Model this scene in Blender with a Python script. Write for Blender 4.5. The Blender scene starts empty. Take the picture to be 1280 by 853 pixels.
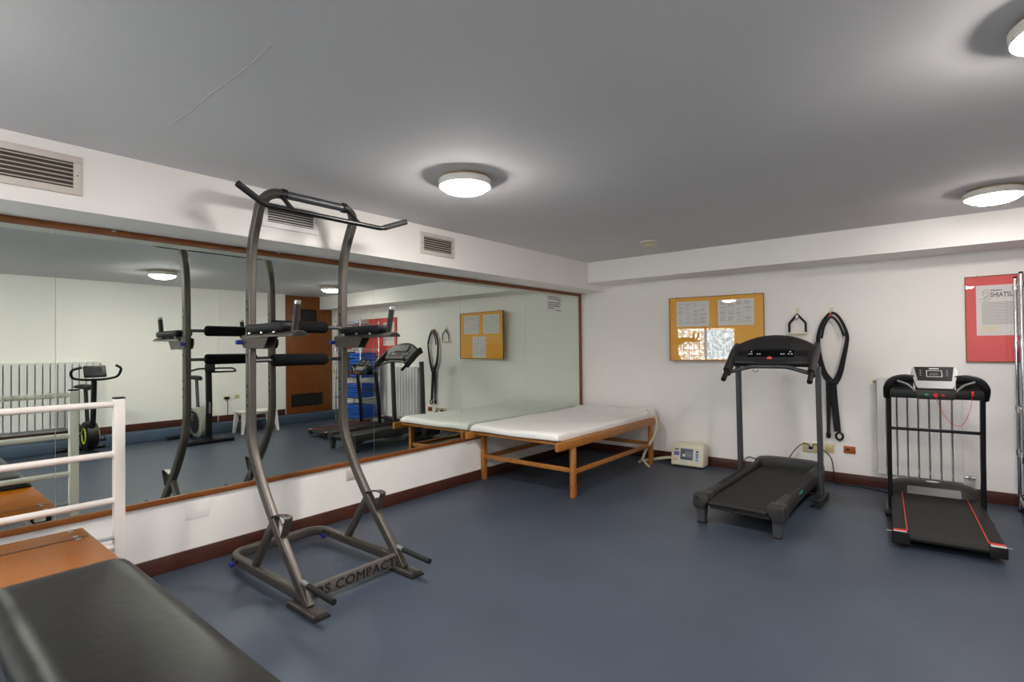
import bpy, bmesh, math, random
from mathutils import Vector, Matrix
random.seed(7)
PI = math.pi
R = math.radians
U = 13.0 / 14.0          # survey units -> metres (camera 1.4 survey units = 1.30 m high)
scene = bpy.context.scene
C = scene.collection

# ------------------------------------------------------------------ camera
CAMH = 1.4
F_PX, YAW, PITCH, ROLL = 653.444, -0.6843, 0.0126, -0.0106
cam_data = bpy.data.cameras.new('camera')
cam_data.sensor_fit = 'HORIZONTAL'
cam_data.sensor_width = 36.0
cam_data.lens = F_PX / 1280.0 * 36.0
cam_data.clip_start = 0.05
cam = bpy.data.objects.new('camera', cam_data)
C.objects.link(cam)
sy, cy_ = math.sin(YAW), math.cos(YAW)
fwd = Vector((sy, cy_, 0)); right = Vector((cy_, -sy, 0)); up = Vector((0, 0, 1))
f2 = fwd * math.cos(PITCH) + up * math.sin(PITCH)
u2 = up * math.cos(PITCH) - fwd * math.sin(PITCH)
r3 = right * math.cos(ROLL) - u2 * math.sin(ROLL) * -1.0
u3 = u2 * math.cos(ROLL) - right * math.sin(ROLL)
r3 = right * math.cos(ROLL) + u2 * math.sin(ROLL)
mw = Matrix((r3, u3, -f2)).transposed().to_4x4()
mw.translation = Vector((0, 0, CAMH)) * U
cam.matrix_world = mw
scene.camera = cam

# ------------------------------------------------------------------ world, view
world = bpy.data.worlds.new('world'); scene.world = world
world.use_nodes = True
world.node_tree.nodes['Background'].inputs[0].default_value = (0.85, 0.93, 1.0, 1)
world.node_tree.nodes['Background'].inputs[1].default_value = 20.0
vs = scene.view_settings
vs.view_transform = 'Standard'; vs.look = 'None'; vs.gamma = 1.0
vs.use_curve_mapping = False
vs.exposure = 0.2
LAMP_STRENGTH = 195.0

# ------------------------------------------------------------------ materials
MATS = {}
def srgb(h):
    if isinstance(h, str):
        h = tuple(int(h[i:i + 2], 16) / 255 for i in (0, 2, 4))
    return tuple(((c / 12.92) if c <= 0.04045 else ((c + 0.055) / 1.055) ** 2.4) for c in h)

def mat(name, col, rough=0.5, metal=0.0, var=0.0, vscale=8.0, bump=0.0, bscale=60.0,
        emit=0.0, coat=0.0, stretch=None, spec=0.5, col2=None):
    if name in MATS: return MATS[name]
    m = bpy.data.materials.new(name); m.use_nodes = True
    nt = m.node_tree; b = nt.nodes['Principled BSDF']
    c = srgb(col)
    b.inputs['Base Color'].default_value = (*c, 1)
    b.inputs['Roughness'].default_value = rough
    b.inputs['Metallic'].default_value = metal
    b.inputs['Specular IOR Level'].default_value = spec
    if coat: b.inputs['Coat Weight'].default_value = coat
    tc = None
    def coords(sc):
        nonlocal tc
        if tc is None: tc = nt.nodes.new('ShaderNodeTexCoord')
        mp = nt.nodes.new('ShaderNodeMapping')
        mp.inputs['Scale'].default_value = sc
        nt.links.new(tc.outputs['Object'], mp.inputs['Vector'])
        return mp.outputs['Vector']
    if var or col2:
        n = nt.nodes.new('ShaderNodeTexNoise'); n.inputs['Scale'].default_value = vscale
        n.inputs['Detail'].default_value = 5
        nt.links.new(coords(stretch or (1, 1, 1)), n.inputs['Vector'])
        r = nt.nodes.new('ShaderNodeValToRGB')
        d = srgb(col2) if col2 else tuple(x * (1 - var) for x in c)
        e = c if col2 else tuple(min(1, x * (1 + var)) for x in c)
        r.color_ramp.elements[0].position = 0.33; r.color_ramp.elements[0].color = (*d, 1)
        r.color_ramp.elements[1].position = 0.67; r.color_ramp.elements[1].color = (*e, 1)
        nt.links.new(n.outputs['Fac'], r.inputs['Fac'])
        nt.links.new(r.outputs['Color'], b.inputs['Base Color'])
    if bump:
        n = nt.nodes.new('ShaderNodeTexNoise'); n.inputs['Scale'].default_value = bscale
        n.inputs['Detail'].default_value = 3
        nt.links.new(coords(stretch or (1, 1, 1)), n.inputs['Vector'])
        bp = nt.nodes.new('ShaderNodeBump'); bp.inputs['Strength'].default_value = bump
        bp.inputs['Distance'].default_value = 0.01
        nt.links.new(n.outputs['Fac'], bp.inputs['Height'])
        nt.links.new(bp.outputs['Normal'], b.inputs['Normal'])
    if emit:
        b.inputs['Emission Color'].default_value = (*c, 1)
        b.inputs['Emission Strength'].default_value = emit
    MATS[name] = m
    return m

def M(k):
    return MATS[k]

mat('wall_paint', 'f2eeeb', 0.75, var=0.025, vscale=1.2, bump=0.05, bscale=90)
mat('ceiling_paint', 'd6d4d5', 0.85, var=0.03, vscale=0.9, bump=0.06, bscale=70)
mat('floor_vinyl', '3f4856', 0.42, var=0.10, vscale=2.2, bump=0.02, bscale=40, spec=0.45)
mat('vinyl_riser', '46556a', 0.5, var=0.06, vscale=5)
mat('baseboard_wood', '48241a', 0.42, var=0.25, vscale=6, stretch=(2, 2, 12))
mat('trim_wood', '7d4413', 0.4, var=0.18, vscale=9, stretch=(3, 1, 8))
mat('bed_wood', 'a66a2d', 0.4, var=0.14, vscale=10, stretch=(4, 1.2, 4))
mat('board_wood', '9c5502', 0.25, var=0.07, vscale=14, stretch=(7, 0.6, 1), spec=0.12)
mat('door_wood', '7a420f', 0.45, var=0.16, vscale=8, stretch=(3, 3, 0.4))
mat('white_enamel', 'e6dfda', 0.35)
mat('radiator_white', 'd9d7d6', 0.4)
mat('vent_beige', 'cfc5bd', 0.5)
mat('vent_white', 'e0dedc', 0.5)
mat('dark_void', '1c1a19', 0.9)
mat('tower_grey', '57514c', 0.40, metal=0.45, var=0.05, vscale=30, bump=0.02, bscale=300)
mat('black_metal', '17171a', 0.3, metal=0.3)
mat('black_plastic', '111112', 0.5, spec=0.35)
mat('black_rubber', '141416', 0.7)
mat('foam_black', '0e0e10', 0.9, bump=0.15, bscale=250, spec=0.15)
mat('black_leather', '141213', 0.40, var=0.12, vscale=5, bump=0.12, bscale=25, spec=0.38)
mat('navy_vinyl', '0d0d15', 0.55, spec=0.3)
mat('tower_plate', '645e5a', 0.4, metal=0.2)
mat('silver_soft', '7c7d7f', 0.45, metal=0.3)
mat('vent_gap', '4c453f', 0.9)
mat('ink_light', 'a09c9a', 0.8)
mat('blue_plastic', '2434a0', 0.4)
mat('charcoal_plastic', '272626', 0.5, var=0.05, vscale=20)
mat('charcoal_dark', '222122', 0.5, var=0.05, vscale=20)
mat('charcoal_metal', '47484c', 0.4, metal=0.3)
mat('belt', '1b1a18', 0.75, var=0.10, vscale=6, bump=0.05, bscale=400)
mat('silver', 'b3b4b6', 0.3, metal=0.7)
mat('chrome', 'cfd0d2', 0.15, metal=1.0)
mat('screen_black', '07080b', 0.45, spec=0.12)
mat('screen_grey', '4a4d4e', 0.3)
mat('red_plastic', 'd0281c', 0.4)
mat('orange_red', 'd8401c', 0.4)
mat('green_plastic', '26a05e', 0.4)
mat('teal', '2aa8ae', 0.4)
mat('sheet_white', 'f2f0ee', 0.85, bump=0.10, bscale=30)
mat('device_cream', 'e0d8c2', 0.4)
mat('panel_pale', 'cfd3d6', 0.4)
mat('label_blue', '5a66a8', 0.5)
mat('hose_beige', 'cfc6b0', 0.55)
mat('socket_beige', 'cdbd8d', 0.4)
mat('socket_brown', 'a0501e', 0.4)
mat('hook_beige', 'ddd3bb', 0.4)
mat('strap_black', '151515', 0.8, bump=0.1, bscale=200)
mat('poster_yellow', 'eaa930', 0.6, var=0.05, vscale=3)
mat('poster_red', 'de5556', 0.6, var=0.05, vscale=3)
mat('poster_paper', 'dcd8d5', 0.7)
mat('ink', '6d6a6b', 0.8)
mat('ink_dark', '2c2a2c', 0.8)
mat('ink_blue', '4a4a66', 0.8)
mat('mat_blue', '1d55b0', 0.55, var=0.12, vscale=8)
mat('dark_fabric', '3a3a36', 0.85, var=0.15, vscale=12)
mat('grey_shell', '8d8d85', 0.45)
mat('yellow_accent', 'c6d022', 0.4)
mat('lamp_base', 'dedad2', 0.5)
mat('brass', 'b98a4a', 0.35, metal=0.6)
mat('detector_white', 'cfcac0', 0.5)
mat('decal', '1e1c1c', 0.45)
mat('crack', 'c2bfbe', 0.9)

def special_mats():
    m = bpy.data.materials.new('mirror_glass'); m.use_nodes = True
    b = m.node_tree.nodes['Principled BSDF']
    b.inputs['Base Color'].default_value = (0.75, 0.81, 0.75, 1)
    b.inputs['Metallic'].default_value = 1.0; b.inputs['Roughness'].default_value = 0.0
    MATS['mirror_glass'] = m
    m = bpy.data.materials.new('picture_glass'); m.use_nodes = True
    nt = m.node_tree; nt.nodes.remove(nt.nodes['Principled BSDF'])
    out = nt.nodes['Material Output']
    t = nt.nodes.new('ShaderNodeBsdfTransparent'); g = nt.nodes.new('ShaderNodeBsdfGlossy')
    g.inputs['Roughness'].default_value = 0.0
    lw = nt.nodes.new('ShaderNodeLayerWeight')
    pw = nt.nodes.new('ShaderNodeMath'); pw.operation = 'POWER'; pw.inputs[1].default_value = 5.0
    fr = nt.nodes.new('ShaderNodeMath'); fr.operation = 'MULTIPLY_ADD'; fr.inputs[1].default_value = 0.95; fr.inputs[2].default_value = 0.05
    nt.links.new(lw.outputs['Facing'], pw.inputs[0]); nt.links.new(pw.outputs[0], fr.inputs[0])
    mx = nt.nodes.new('ShaderNodeMixShader')
    nt.links.new(fr.outputs[0], mx.inputs[0]); nt.links.new(t.outputs[0], mx.inputs[1])
    nt.links.new(g.outputs[0], mx.inputs[2]); nt.links.new(mx.outputs[0], out.inputs['Surface'])
    MATS['picture_glass'] = m
    # frosted patterned window glass lets the daylight through
    m = bpy.data.materials.new('window_glass'); m.use_nodes = True
    nt = m.node_tree; nt.nodes.remove(nt.nodes['Principled BSDF'])
    out = nt.nodes['Material Output']
    t = nt.nodes.new('ShaderNodeBsdfTransparent')
    no = nt.nodes.new('ShaderNodeTexNoise'); no.inputs['Scale'].default_value = 14
    tc = nt.nodes.new('ShaderNodeTexCoord'); nt.links.new(tc.outputs['Object'], no.inputs['Vector'])
    rp = nt.nodes.new('ShaderNodeValToRGB')
    rp.color_ramp.elements[0].position = 0.35; rp.color_ramp.elements[0].color = (0.5, 0.55, 0.5, 1)
    rp.color_ramp.elements[1].position = 0.6; rp.color_ramp.elements[1].color = (1, 1, 1, 1)
    nt.links.new(no.outputs['Fac'], rp.inputs['Fac']); nt.links.new(rp.outputs['Color'], t.inputs['Color'])
    nt.links.new(t.outputs[0], out.inputs['Surface'])
    MATS['window_glass'] = m
special_mats()

# ------------------------------------------------------------------ mesh helpers (survey units)
INV = {}      # object -> inverse matrix of its thing (survey units)
def new_bm(): return bmesh.new()

def _add(bm, verts, faces):
    vs_ = [bm.verts.new(v) for v in verts]
    for f in faces:
        try: bm.faces.new([vs_[i] for i in f])
        except ValueError: pass
    return vs_

def box(bm, x0, x1, y0, y1, z0, z1, bev=0.0, seg=2, mtx=None):
    t = bmesh.new()
    bmesh.ops.create_cube(t, size=1.0)
    for v in t.verts:
        v.co = Vector((x0 + (v.co.x + .5) * (x1 - x0), y0 + (v.co.y + .5) * (y1 - y0), z0 + (v.co.z + .5) * (z1 - z0)))
    if bev > 0:
        bev = min(bev, 0.49 * min(abs(x1 - x0), abs(y1 - y0), abs(z1 - z0)))
        bmesh.ops.bevel(t, geom=list(t.edges), offset=bev, segments=seg, profile=0.5, affect='EDGES')
    merge(bm, t, mtx)
    return bm

def merge(bm, t, mtx=None):
    t.verts.index_update()
    mp = []
    for v in t.verts:
        mp.append(bm.verts.new((mtx @ v.co) if mtx else v.co))
    for f in t.faces:
        try:
            nf = bm.faces.new([mp[v.index] for v in f.verts]); nf.smooth = f.smooth
        except ValueError: pass
    t.free()

def B(*a, **k):
    bm = new_bm(); box(bm, *a, **k); return bm

def circle(r, n=12, r2=None):
    return [(r * math.cos(2 * PI * i / n), (r2 or r) * math.sin(2 * PI * i / n)) for i in range(n)]

def rrect(w, h, r, n=3):
    out = []
    for cx, cy, a0 in ((w/2 - r, h/2 - r, 0), (-w/2 + r, h/2 - r, 90), (-w/2 + r, -h/2 + r, 180), (w/2 - r, -h/2 + r, 270)):
        for i in range(n + 1):
            a = R(a0 + 90 * i / n); out.append((cx + r * math.cos(a), cy + r * math.sin(a)))
    return out

def fillet(pts, r, n=6):
    pts = [Vector(p) for p in pts]
    if not isinstance(r, (list, tuple)): r = [r] * len(pts)
    out = [pts[0]]
    for i in range(1, len(pts) - 1):
        a, b, c = pts[i - 1], pts[i], pts[i + 1]
        d1 = (a - b); d2 = (c - b); l1, l2 = d1.length, d2.length
        d1.normalize(); d2.normalize()
        k = min(r[i], l1 * .49, l2 * .49)
        p, q = b + d1 * k, b + d2 * k
        for j in range(n + 1):
            t = j / n
            out.append(p * (1 - t) ** 2 + b * 2 * t * (1 - t) + q * t * t)
    out.append(pts[-1])
    return out

def spline(pts, n=8):
    P = [Vector(p) for p in pts]
    P = [P[0] * 2 - P[1]] + P + [P[-1] * 2 - P[-2]]
    out = []
    for i in range(1, len(P) - 2):
        for j in range(n):
            t = j / n
            out.append(0.5 * ((2 * P[i]) + (P[i + 1] - P[i - 1]) * t + (2 * P[i - 1] - 5 * P[i] + 4 * P[i + 1] - P[i + 2]) * t * t
                              + (3 * P[i] - P[i - 1] - 3 * P[i + 1] + P[i + 2]) * t ** 3))
    out.append(P[-2])
    return out

def sweep(bm, path, prof, normal=(0, 1, 0), closed=False, scales=None):
    """prof (u,v): u along the transported normal, v along tangent x normal."""
    P = [Vector(p) for p in path]
    n = len(P); N = Vector(normal); rings = []
    for i in range(n):
        if closed: t = (P[(i + 1) % n] - P[i - 1])
        elif i == 0: t = P[1] - P[0]
        elif i == n - 1: t = P[-1] - P[-2]
        else: t = (P[i + 1] - P[i]).normalized() + (P[i] - P[i - 1]).normalized()
        t.normalize()
        N = N - t * N.dot(t)
        if N.length < 1e-5: N = t.orthogonal()
        N.normalize()
        Bn = t.cross(N)
        s = scales[i] if scales else 1.0
        rings.append([bm.verts.new(P[i] + N * u * s + Bn * v * s) for u, v in prof])
    m = len(prof)
    rng = range(n) if closed else range(n - 1)
    for i in rng:
        a, b = rings[i], rings[(i + 1) % n]
        for j in range(m):
            f = bm.faces.new((a[j], a[(j + 1) % m], b[(j + 1) % m], b[j])); f.smooth = True
    if not closed:
        bm.faces.new(list(reversed(rings[0]))); bm.faces.new(rings[-1])
    return bm

def tube(path, r, n=12, normal=None, closed=False):
    bm = new_bm()
    p = [Vector(q) for q in path]
    t = p[1] - p[0]
    return sweep(bm, p, circle(r, n), normal or t.orthogonal(), closed)

def bar(path, w, h, r=0.004, normal=(0, 1, 0)):
    return sweep(new_bm(), path, rrect(w, h, r), normal)

def cyl(bm, p, q, r, n=16, r2=None):
    p, q = Vector(p), Vector(q)
    t = (q - p); N = t.orthogonal().normalized(); t.normalize(); Bn = t.cross(N)
    a = [bm.verts.new(p + N * (r * math.cos(2*PI*i/n)) + Bn * (r * math.sin(2*PI*i/n))) for i in range(n)]
    rr = r if r2 is None else r2
    b = [bm.verts.new(q + N * (rr * math.cos(2*PI*i/n)) + Bn * (rr * math.sin(2*PI*i/n))) for i in range(n)]
    for i in range(n):
        f = bm.faces.new((a[i], a[(i+1) % n], b[(i+1) % n], b[i])); f.smooth = True
    bm.faces.new(list(reversed(a))); bm.faces.new(b)
    return bm

def lathe(prof, c=(0, 0, 0), n=32, axis='z'):
    """prof: list of (r, h)."""
    bm = new_bm(); rings = []
    for r, h in prof:
        ring = []
        for i in range(n):
            a = 2 * PI * i / n
            if axis == 'z': v = (c[0] + r * math.cos(a), c[1] + r * math.sin(a), c[2] + h)
            elif axis == 'y': v = (c[0] + r * math.cos(a), c[1] + h, c[2] + r * math.sin(a))
            else: v = (c[0] + h, c[1] + r * math.cos(a), c[2] + r * math.sin(a))
            ring.append(bm.verts.new(v))
        rings.append(ring)
    for k in range(len(rings) - 1):
        for i in range(n):
            f = bm.faces.new((rings[k][i], rings[k][(i+1) % n], rings[k+1][(i+1) % n], rings[k+1][i])); f.smooth = True
    bm.faces.new(rings[0]); bm.faces.new(rings[-1])
    return bm

def prism(poly, a, b, axis='y', bev=0.0):
    """poly of 2D points extruded from a to b along axis. axis y: (x,z); axis x: (y,z); axis z: (x,y)."""
    t = bmesh.new()
    def p3(p, h):
        if axis == 'y': return (p[0], h, p[1])
        if axis == 'x': return (h, p[0], p[1])
        return (p[0], p[1], h)
    A = [t.verts.new(p3(p, a)) for p in poly]; Bv = [t.verts.new(p3(p, b)) for p in poly]
    n = len(poly)
    t.faces.new(A); t.faces.new(list(reversed(Bv)))
    for i in range(n): t.faces.new((A[i], Bv[i], Bv[(i+1) % n], A[(i+1) % n]))
    bmesh.ops.recalc_face_normals(t, faces=t.faces)
    if bev: bmesh.ops.bevel(t, geom=list(t.edges), offset=bev, segments=2, profile=0.5, affect='EDGES')
    return t

def loft(sections):
    """sections: list of equal-length 3D point loops, capped."""
    bm = new_bm()
    rings = [[bm.verts.new(p) for p in s] for s in sections]
    m = len(rings[0])
    for a, b in zip(rings[:-1], rings[1:]):
        for j in range(m):
            f = bm.faces.new((a[j], a[(j+1) % m], b[(j+1) % m], b[j])); f.smooth = True
    bm.faces.new(list(reversed(rings[0]))); bm.faces.new(rings[-1])
    return bm

def text_bm(s, size, origin, xdir, ydir, xs=1.0, depth=0.0012, spacing=1.0, bevel=0.0):
    cu = bpy.data.curves.new('text_tmp', 'FONT'); cu.body = s; cu.size = size; cu.extrude = depth
    cu.space_character = spacing; cu.bevel_depth = bevel; cu.bevel_resolution = 0; cu.resolution_u = 3
    o = bpy.data.objects.new('text_tmp', cu); C.objects.link(o)
    dg = bpy.context.evaluated_depsgraph_get()
    me = bpy.data.meshes.new_from_object(o.evaluated_get(dg))
    bm = new_bm(); bm.from_mesh(me)
    bpy.data.objects.remove(o); bpy.data.curves.remove(cu); bpy.data.meshes.remove(me)
    xd, yd = Vector(xdir).normalized(), Vector(ydir).normalized(); zd = xd.cross(yd)
    og = Vector(origin)
    for v in bm.verts: v.co = og + xd * (v.co.x * xs) + yd * v.co.y + zd * v.co.z
    return bm

def mesh_of(name, bm, material, inv=None, smooth=None):
    bmesh.ops.recalc_face_normals(bm, faces=bm.faces)
    if inv is not None: bm.transform(inv)
    bm.transform(Matrix.Scale(U, 4))
    me = bpy.data.meshes.new(name); bm.to_mesh(me); bm.free()
    me.materials.append(M(material))
    return me

def obj(name, bm, material, parent=None, local=False, auto=35):
    inv = None if local else INV.get(parent)
    for f in bm.faces: f.smooth = True
    me = mesh_of(name, bm, material, inv)
    me.set_sharp_from_angle(angle=R(auto))
    o = bpy.data.objects.new(name, me); C.objects.link(o)
    if parent: o.parent = parent
    INV[o] = INV.get(parent)
    return o

def share(name, me, parent, loc=(0, 0, 0), rot=None):
    o = bpy.data.objects.new(name, me); C.objects.link(o); o.parent = parent
    o.location = Vector(loc) * U
    if rot: o.rotation_euler = rot
    INV[o] = INV.get(parent)
    return o

def tag(o, label, cat, group=None):
    o['label'] = label; o['category'] = cat
    if group: o['group'] = group
    return o

def thing(name, label, cat, loc=(0, 0, 0), rotz=0.0, group=None):
    o = bpy.data.objects.new(name, None); C.objects.link(o)
    o.empty_display_size = 0.1
    o.location = Vector(loc) * U; o.rotation_euler = (0, 0, rotz)
    mt = Matrix.Translation(Vector(loc)) @ Matrix.Rotation(rotz, 4, 'Z')
    INV[o] = mt.inverted()
    return tag(o, label, cat, group)

def struct(name, bm, material, parent=None):
    o = obj(name, bm, material, parent)
    if parent is None: o['kind'] = 'structure'
    return o

# ------------------------------------------------------------------ room shell
XL, XS, YB, YF = -3.806, -3.422, 6.186, 5.728
ZC, ZS, ZB = 2.463, 2.129, 2.208
XR, YN = 2.10, -2.2
T = 0.12
struct('floor', B(XL - T, XR + T, YN - T, YB + T, -0.1, 0), 'floor_vinyl')
struct('ceiling', B(XL - T, XR + T, YN - T, YB + T, ZC, ZC + 0.1), 'ceiling_paint')
ceil_o = bpy.data.objects['ceiling']
struct('wall_left', B(XL - T, XL - 0.006, YN - T, YB + T, 0, ZC), 'wall_paint')
struct('wall_back', B(XL - 0.006, XR, YB, YB + T, 0, ZC), 'wall_paint')
wr = new_bm()
box(wr, XR, XR + T, YN, YB + T, 0, ZC)
struct('wall_right', wr, 'wall_paint')
box_p = B(XR - 0.04, XR, 3.80, 5.0, 0.17, ZC)
struct('trim_3', box_p, 'wall_paint')
# wall behind the camera with a window opening
WX0, WX1, WZ0, WZ1 = -3.76, -2.25, 0.98, 1.91
wf = new_bm()
box(wf, XL - T, WX0, YN - T, YN, 0, ZC); box(wf, WX1, XR + T, YN - T, YN, 0, ZC)
box(wf, WX0, WX1, YN - T, YN, 0, WZ0); box(wf, WX0, WX1, YN - T, YN, WZ1, ZC)
struct('wall_front', wf, 'wall_paint')
win = bpy.data.objects.new('window_1', None); C.objects.link(win); win['kind'] = 'structure'
INV[win] = None
fb = new_bm()
for a in ((WX0, WX0 + .05, WZ0, WZ1), (WX1 - .05, WX1, WZ0, WZ1), (WX0, WX1, WZ0, WZ0 + .05), (WX0, WX1, WZ1 - .05, WZ1),
          ((WX0 + WX1) / 2 - .035, (WX0 + WX1) / 2 + .035, WZ0, WZ1)):
    box(fb, a[0], a[1], YN - .08, YN - .03, a[2], a[3])
obj('window_frame', fb, 'white_enamel', win)
for k in range(2):
    xa = WX0 + .05 + k * ((WX1 - WX0) / 2 - .015); xb = xa + (WX1 - WX0) / 2 - .085
    obj('pane', B(xa, xb, YN - .058, YN - .054, WZ0 + .05, WZ1 - .05), 'window_glass', win)
    for i in range(1, 5):
        x = xa + (xb - xa) * i / 5
        obj('grille_bar', B(x - .006, x + .006, YN - .104, YN - .092, WZ0, WZ1), 'black_metal', win)
for i in range(1, 6):
    z = WZ0 + (WZ1 - WZ0) * i / 6
    obj('grille_bar', B(WX0, WX1, YN - .092, YN - .080, z - .006, z + .006), 'black_metal', win)

# soffit along the mirror wall and beam across the back wall
struct('trim_1', B(XL - 0.006, XS, YN, YB, ZS, ZC), 'wall_paint')
struct('trim_2', B(XS, XR, YF, YB, ZB, ZC), 'wall_paint')
BT = 0.105
struct('baseboard_left', B(XL - .006, XL + .008, YN, YB, 0, BT, .003), 'baseboard_wood')
struct('baseboard_back', B(XL + .008, XR - .01, YB - .014, YB, 0, BT, .003), 'baseboard_wood')
struct('trim_4', B(1.86, XR, YN, YB - .014, 0, 0.165, .012), 'vinyl_riser')
struct('baseboard_right', B(XR - .014, XR, YN, 3.80, 0.165, 0.275, .003), 'baseboard_wood')
struct('trim_5', B(XR - .054, XR - .04, 3.80, 4.99, 0.165, 0.275, .003), 'baseboard_wood')

# ceiling cracks (raised filler lines)
def pline(pts, w, h):
    pts = [Vector(p) for p in pts]
    return sweep(new_bm(), pts, [(-h, -w), (h, -w), (h, w), (-h, w)], (0, 0, 1))

cr1 = obj('crack_line', pline([(-2.76, .886, ZC), (-2.55, .893, ZC), (-2.31, .884, ZC), (-2.05, .890, ZC), (-1.785, .881, ZC)], .0025, .0012), 'crack', ceil_o)
cr2 = obj('crack_line', pline([(-1.25, 2.814, ZC), (-1.15, 2.826, ZC), (-1.047, 2.828, ZC)], .002, .001), 'crack', ceil_o)

# ------------------------------------------------------------------ wall mirror (seven panes in a wooden surround)
MT_, MB_ = 2.126, 0.437
MY1 = 6.165
wm = thing('wall_mirror', 'long wall mirror of joined panes in a thin brown wooden surround', 'mirror', (XL, 3.0, MB_))
seams = [-2.19, -1.50, -0.43, 0.647, 1.70, 2.759, 3.829, 4.917, MY1 - .03]
for a, b in zip(seams[:-1], seams[1:]):
    obj('mirror_pane', B(XL - .0055, XL, a + .0012, b - .0012, MB_ + .02, MT_ - .02), 'mirror_glass', wm)
obj('surround_strip', B(XL - .0058, XL + .014, YN + .005, MY1, MT_ - .036, MT_, .002), 'trim_wood', wm)
obj('surround_strip', B(XL - .0058, XL + .014, YN + .005, MY1, MB_, MB_ + .033, .002), 'trim_wood', wm)
obj('surround_strip', B(XL - .0058, XL + .014, MY1 - .035, MY1, MB_ + .033, MT_ - .036, .002), 'trim_wood', wm)
for y in (.9, 1.9, 2.95, 4.1):
    obj('mirror_clip', B(XL + .014, XL + .018, y, y + .02, MT_ - .012, MT_ - .002, .001), 'silver', wm)

# ------------------------------------------------------------------ ventilation grilles on the soffit
def vent(y0, y1, z0, z1, m, label):
    t = thing('vent_grille', label, 'vent', (XS, (y0 + y1) / 2, z0), group='grilles along the soffit')
    f = new_bm(); w = .035
    for a in ((y0, y1, z0, z0 + w), (y0, y1, z1 - w, z1), (y0, y0 + w, z0 + w, z1 - w), (y1 - w, y1, z0 + w, z1 - w)):
        box(f, XS, XS + .012, a[0], a[1], a[2], a[3], .002)
    obj('frame', f, m, t)
    obj('backing', B(XS, XS + .001, y0 + w, y1 - w, z0 + w, z1 - w), 'vent_gap', t)
    n = 6; h = (z1 - z0 - 2 * w) / n
    for i in range(n):
        z = z0 + w + (i + .5) * h
        bm = new_bm()
        _add(bm, [(XS + .0015, y0 + w, z + .003), (XS + .012, y0 + w, z - .004), (XS + .012, y0 + w, z - .0020), (XS + .0015, y0 + w, z + .005),
                  (XS + .0015, y1 - w, z + .003), (XS + .012, y1 - w, z - .004), (XS + .012, y1 - w, z - .0020), (XS + .0015, y1 - w, z + .005)],
             [(0, 1, 2, 3), (7, 6, 5, 4), (0, 4, 5, 1), (1, 5, 6, 2), (2, 6, 7, 3), (3, 7, 4, 0)])
        obj('slat', bm, m, t)
    for y in (y0 + .02, y1 - .02):
        obj('screw', cyl(new_bm(), (XS + .012, y, (z0 + z1) / 2), (XS + .014, y, (z0 + z1) / 2), .004, 8), 'ink', t)
vent(.27, .686, 2.205, 2.405, 'vent_beige', 'beige air grille at the near end of the soffit, cut by the frame')
vent(1.615, 2.013, 2.215, 2.385, 'vent_white', 'white air grille on the soffit behind the pull-up bar')
vent(2.965, 3.366, 2.215, 2.405, 'vent_beige', 'beige air grille on the soffit right of the power tower')

# ------------------------------------------------------------------ lamps and detector
def lamp(x, y, label, k=1.0):
    gm = 'lamp_glow_%d' % round(k * 100)
    mat(gm, 'fff9f2', 0.4, emit=LAMP_STRENGTH * k)
    t = thing('ceiling_lamp', label, 'lamp', (x, y, ZC), group='round ceiling lamps')
    obj('lamp_base', lathe([(.12, 0), (.125, -.006), (.118, -.010)], (x, y, ZC), 32), 'lamp_base', t)
    obj('brass_ring', lathe([(.140, -.006), (.150, -.009), (.150, -.013), (.140, -.018)], (x, y, ZC), 32), 'brass', t)
    rim = lathe([(.118, -.008), (.150, -.012), (.163, -.022), (.163, -.057), (.158, -.061), (.148, -.053)], (x, y, ZC), 32)
    obj('rim', rim, 'lamp_base', t)
    obj('diffuser', lathe([(.151, -.055), (.144, -.068), (.122, -.084), (.088, -.096), (.045, -.104), (.005, -.107)], (x, y, ZC), 32), gm, t)
lamp(-2.27, 2.335, 'round glowing ceiling lamp above the power tower', .78)
lamp(.312, 4.90, 'round glowing ceiling lamp above the two treadmills', .38)
lamp(.36, 2.44, 'round glowing ceiling lamp cut by the top right picture corner', .85)
lamp(-2.27, -.12, 'round ceiling lamp behind the camera over the mirror side', .42)
lamp(.36, -.12, 'unseen round ceiling lamp added behind the camera as fill light', 1.0)  # added fill lamp out of view, continues the spacing of the others
t = thing('smoke_detector', 'round white slotted detector on the ceiling near the back beam', 'detector', (-2.262, 4.985, ZC))
obj('base', lathe([(.085, 0), (.088, -.012), (.082, -.020)], (-2.262, 4.985, ZC), 28), 'detector_white', t)
obj('cap', lathe([(.050, -.062), (.066, -.060), (.070, -.054), (.050, -.050)], (-2.262, 4.985, ZC), 28), 'detector_white', t)
obj('core', lathe([(.055, -.018), (.045, -.055)], (-2.262, 4.985, ZC), 20), 'socket_beige', t)
for i in range(10):
    a = 2 * PI * i / 10
    p = Vector((-2.262 + .066 * math.cos(a), 4.985 + .066 * math.sin(a), ZC - .018))
    obj('rib', cyl(new_bm(), p, p + Vector((-.004 * math.cos(a), -.004 * math.sin(a), -.038)), .006, 6), 'detector_white', t)

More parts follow.
